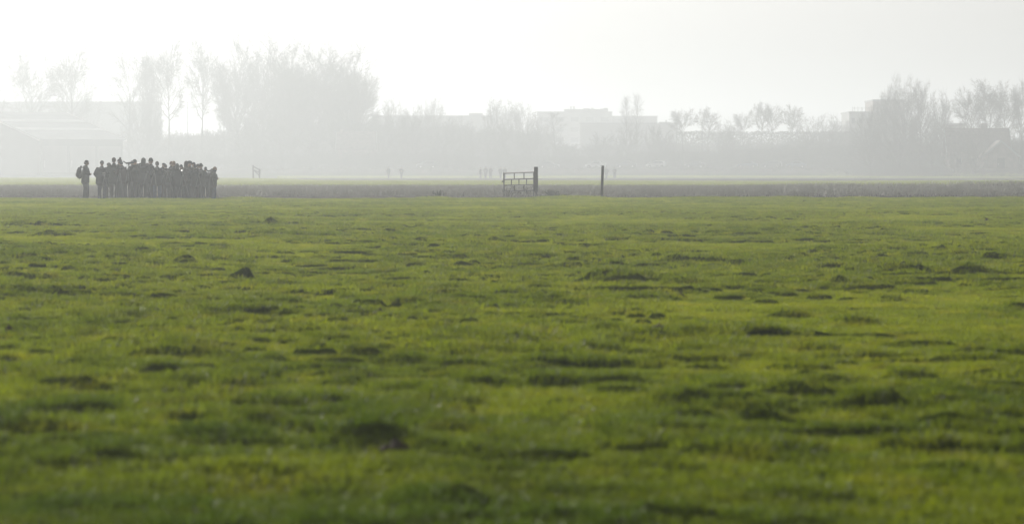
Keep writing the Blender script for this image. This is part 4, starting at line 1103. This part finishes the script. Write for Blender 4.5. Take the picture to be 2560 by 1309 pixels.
# spotting scopes on tripods
def scope(px, top, d, az, tilt, label, spreadr=.34):
    x = X(px, d); z = gz(x, d); h = Z(top, d)-z; t = thing('spotting_scope', label, 'telescope', (x, d, z), -R(az), 'telescopes on tripods in the crowd')
    hb = h-.18
    for k in range(3):
        a = R(90+120*k); m_ = MB(); m_.sweep([(.03*math.cos(a), .03*math.sin(a), hb-.08), (spreadr*.5*math.cos(a), spreadr*.5*math.sin(a), hb*.48), (spreadr*math.cos(a), spreadr*math.sin(a), -.02)], [.010,.009,.008], 6)
        m_.obj('leg', M['tripod'], t)
    m_ = MB(); m_.sweep([(0,0,hb-.12),(0,0,hb+.03)], [.022,.020], 8); m_.ball((0,0,hb+.05), (.04,.04,.045), 10, 6); m_.sweep([(0,-.02,hb+.03),(.02,-.22,hb-.10)], [.009,.009], 6); m_.obj('tripod_head', M['tripod'], t)
    r = Matrix.Rotation(R(tilt), 3, 'X'); c = Vector((0,0,hb+.12)); g_ = lambda y, z_=0: c + r @ Vector((0, y, z_))
    m_ = MB(); m_.sweep([g_(-.14), g_(-.02), g_(.10), g_(.20), g_(.24)], [(.034,.036),(.038,.042),(.040,.042),(.050,.050),(.050,.050)], 12, side=(1,0,0), cap=False); so_ = m_.obj('scope_tube', M['scope'], t, smooth=True)
    m_ = MB(); m_.sweep([g_(-.12), g_(-.20,.05), g_(-.25,.09)], [.027,.024,.026], 10); m_.obj('eyepiece', M['scope'], so_, smooth=True)
for a in [(322,404,188.3,60,4,'telescope on a tripod sticking up in the gap right of the bending bareheaded person'),(349,406,189.6,-30,0,'telescope on a tripod left of the pale grey hood'),
          (366,427,187.4,10,0,'tripod mounted telescope with bright legs between the pale grey hood and the brimmed hat'),(261,431,187.3,-20,-3,'low telescope on a tripod in front of the broad person second from the left'),
          (300,417,187.4,20,2,'telescope with two bright tripod legs in front of the pompom hat'),(386,418,187.6,30,0,'telescope on a tripod left of the blue jeans'),
          (419,420,187.3,70,-4,'telescope on a tripod in front of the person bent low'),(457,424,187.4,-15,0,'telescope on a tripod in front of the brown hood'),
          (498,426,187.5,15,0,'telescope on a tripod in front of the two equally tall heads'),(527,424,187.6,75,0,'telescope on a tripod beside the ginger haired person')]:
    scope(*a)

# walkers far out in the fields
G2 = 'walkers far out in the fields'
def walker(px, top, base, face, **k):
    d = 700.0; return person(px, top, d, face, vox=.045, group=G2, base=Z(base, d), **k)
# their ground is the soil strip behind the first green one
W_ = [(971,416.5,150,'down','hood','left one of two lone walkers right of the sloping railing'),
      (1003.5,416,170,'hold','beanie','right one of two lone walkers, with a bag sticking out to the right'),
      (1201,417.5,120,'hold','beanie','leftmost of the three walkers left of the gate'),
      (1214,417,185,'pockets','hood','broad walker in the middle of the three left of the gate'),
      (1226.5,416.5,200,'pockets','beanie','rightmost of the three walkers left of the gate'),
      (1251.5,417,175,'pockets','hood','left one of the pair walking close above the gate'),
      (1262.5,417.5,185,'down','hood','right one of the pair walking close above the gate'),
      (1516,416.5,180,'down','hood','walker just right of the slim post'),
      (1536.5,417,190,'hold','beanie','walker right of the slim post carrying a long pole over the shoulder')]
for i, (px, top, fc, ar, ht, lb) in enumerate(W_):
    person(px, top, 704.0, fc, ar, 3, 4, ht, DK, DK, DK, .06, 1.15, .07, .10+.03*(i % 3), label=lb, group=G2, vox=.04)
person(2259.5, 421, 858, 10, 'down', 0, 0, 'hood', DK, DK, DK, .04, label='left one of two faint figures below the great right hand trees', group=G2, vox=.05)
person(2278, 420.5, 858, 0, 'pockets', 0, 0, 'hood', DK, DK, DK, .04, label='right one of two faint figures below the great right hand trees', group=G2, vox=.05)
x_ = X(1536.5, 704); z_ = gz(x_, 704)
q = MB(); q.sweep([(-.25,0,1.62),(1.15,.1,1.22)], [.035,.03], 6); tag(q.obj('folded_tripod', M['tripod'], loc=(x_, 703.8, z_)), 'long dark tripod carried on the shoulder of the walker right of the slim post', 'tripod')
q = MB(); q.ball((.28,0,1.28), (.17,.15,.2), 10, 8); q.sweep([(.1,0,1.45),(.28,0,1.40)], [.03,.03], 6); tag(q.obj('shoulder_bag', M['scope'], loc=(X(1003.5,704), 703.9, gz(X(1003.5,704),704))), 'dark bag sticking out beside the right one of the two lone walkers', 'bag')

# ------------------------------------------------------------ haze
def make_haze():
    mb = MB(); mb.box(-2150, 2150, -60, 3150, -2.5, 46)
    m = bpy.data.materials.new('haze'); m.use_nodes = True; t = m.node_tree
    for n in list(t.nodes): 
        if n.type != 'OUTPUT_MATERIAL': t.nodes.remove(n)
    pv = t.nodes.new('ShaderNodeVolumePrincipled')
    pv.inputs['Color'].default_value = (.568, .598, .622, 1)
    pv.inputs['Density'].default_value = 0.00105
    pv.inputs['Anisotropy'].default_value = 0.57
    t.links.new(pv.outputs[0], t.nodes['Material Output'].inputs['Volume'])
    o = mb.obj('haze', m); tag(o, 'thin white ground mist over the fields', kind='stuff')
make_haze()
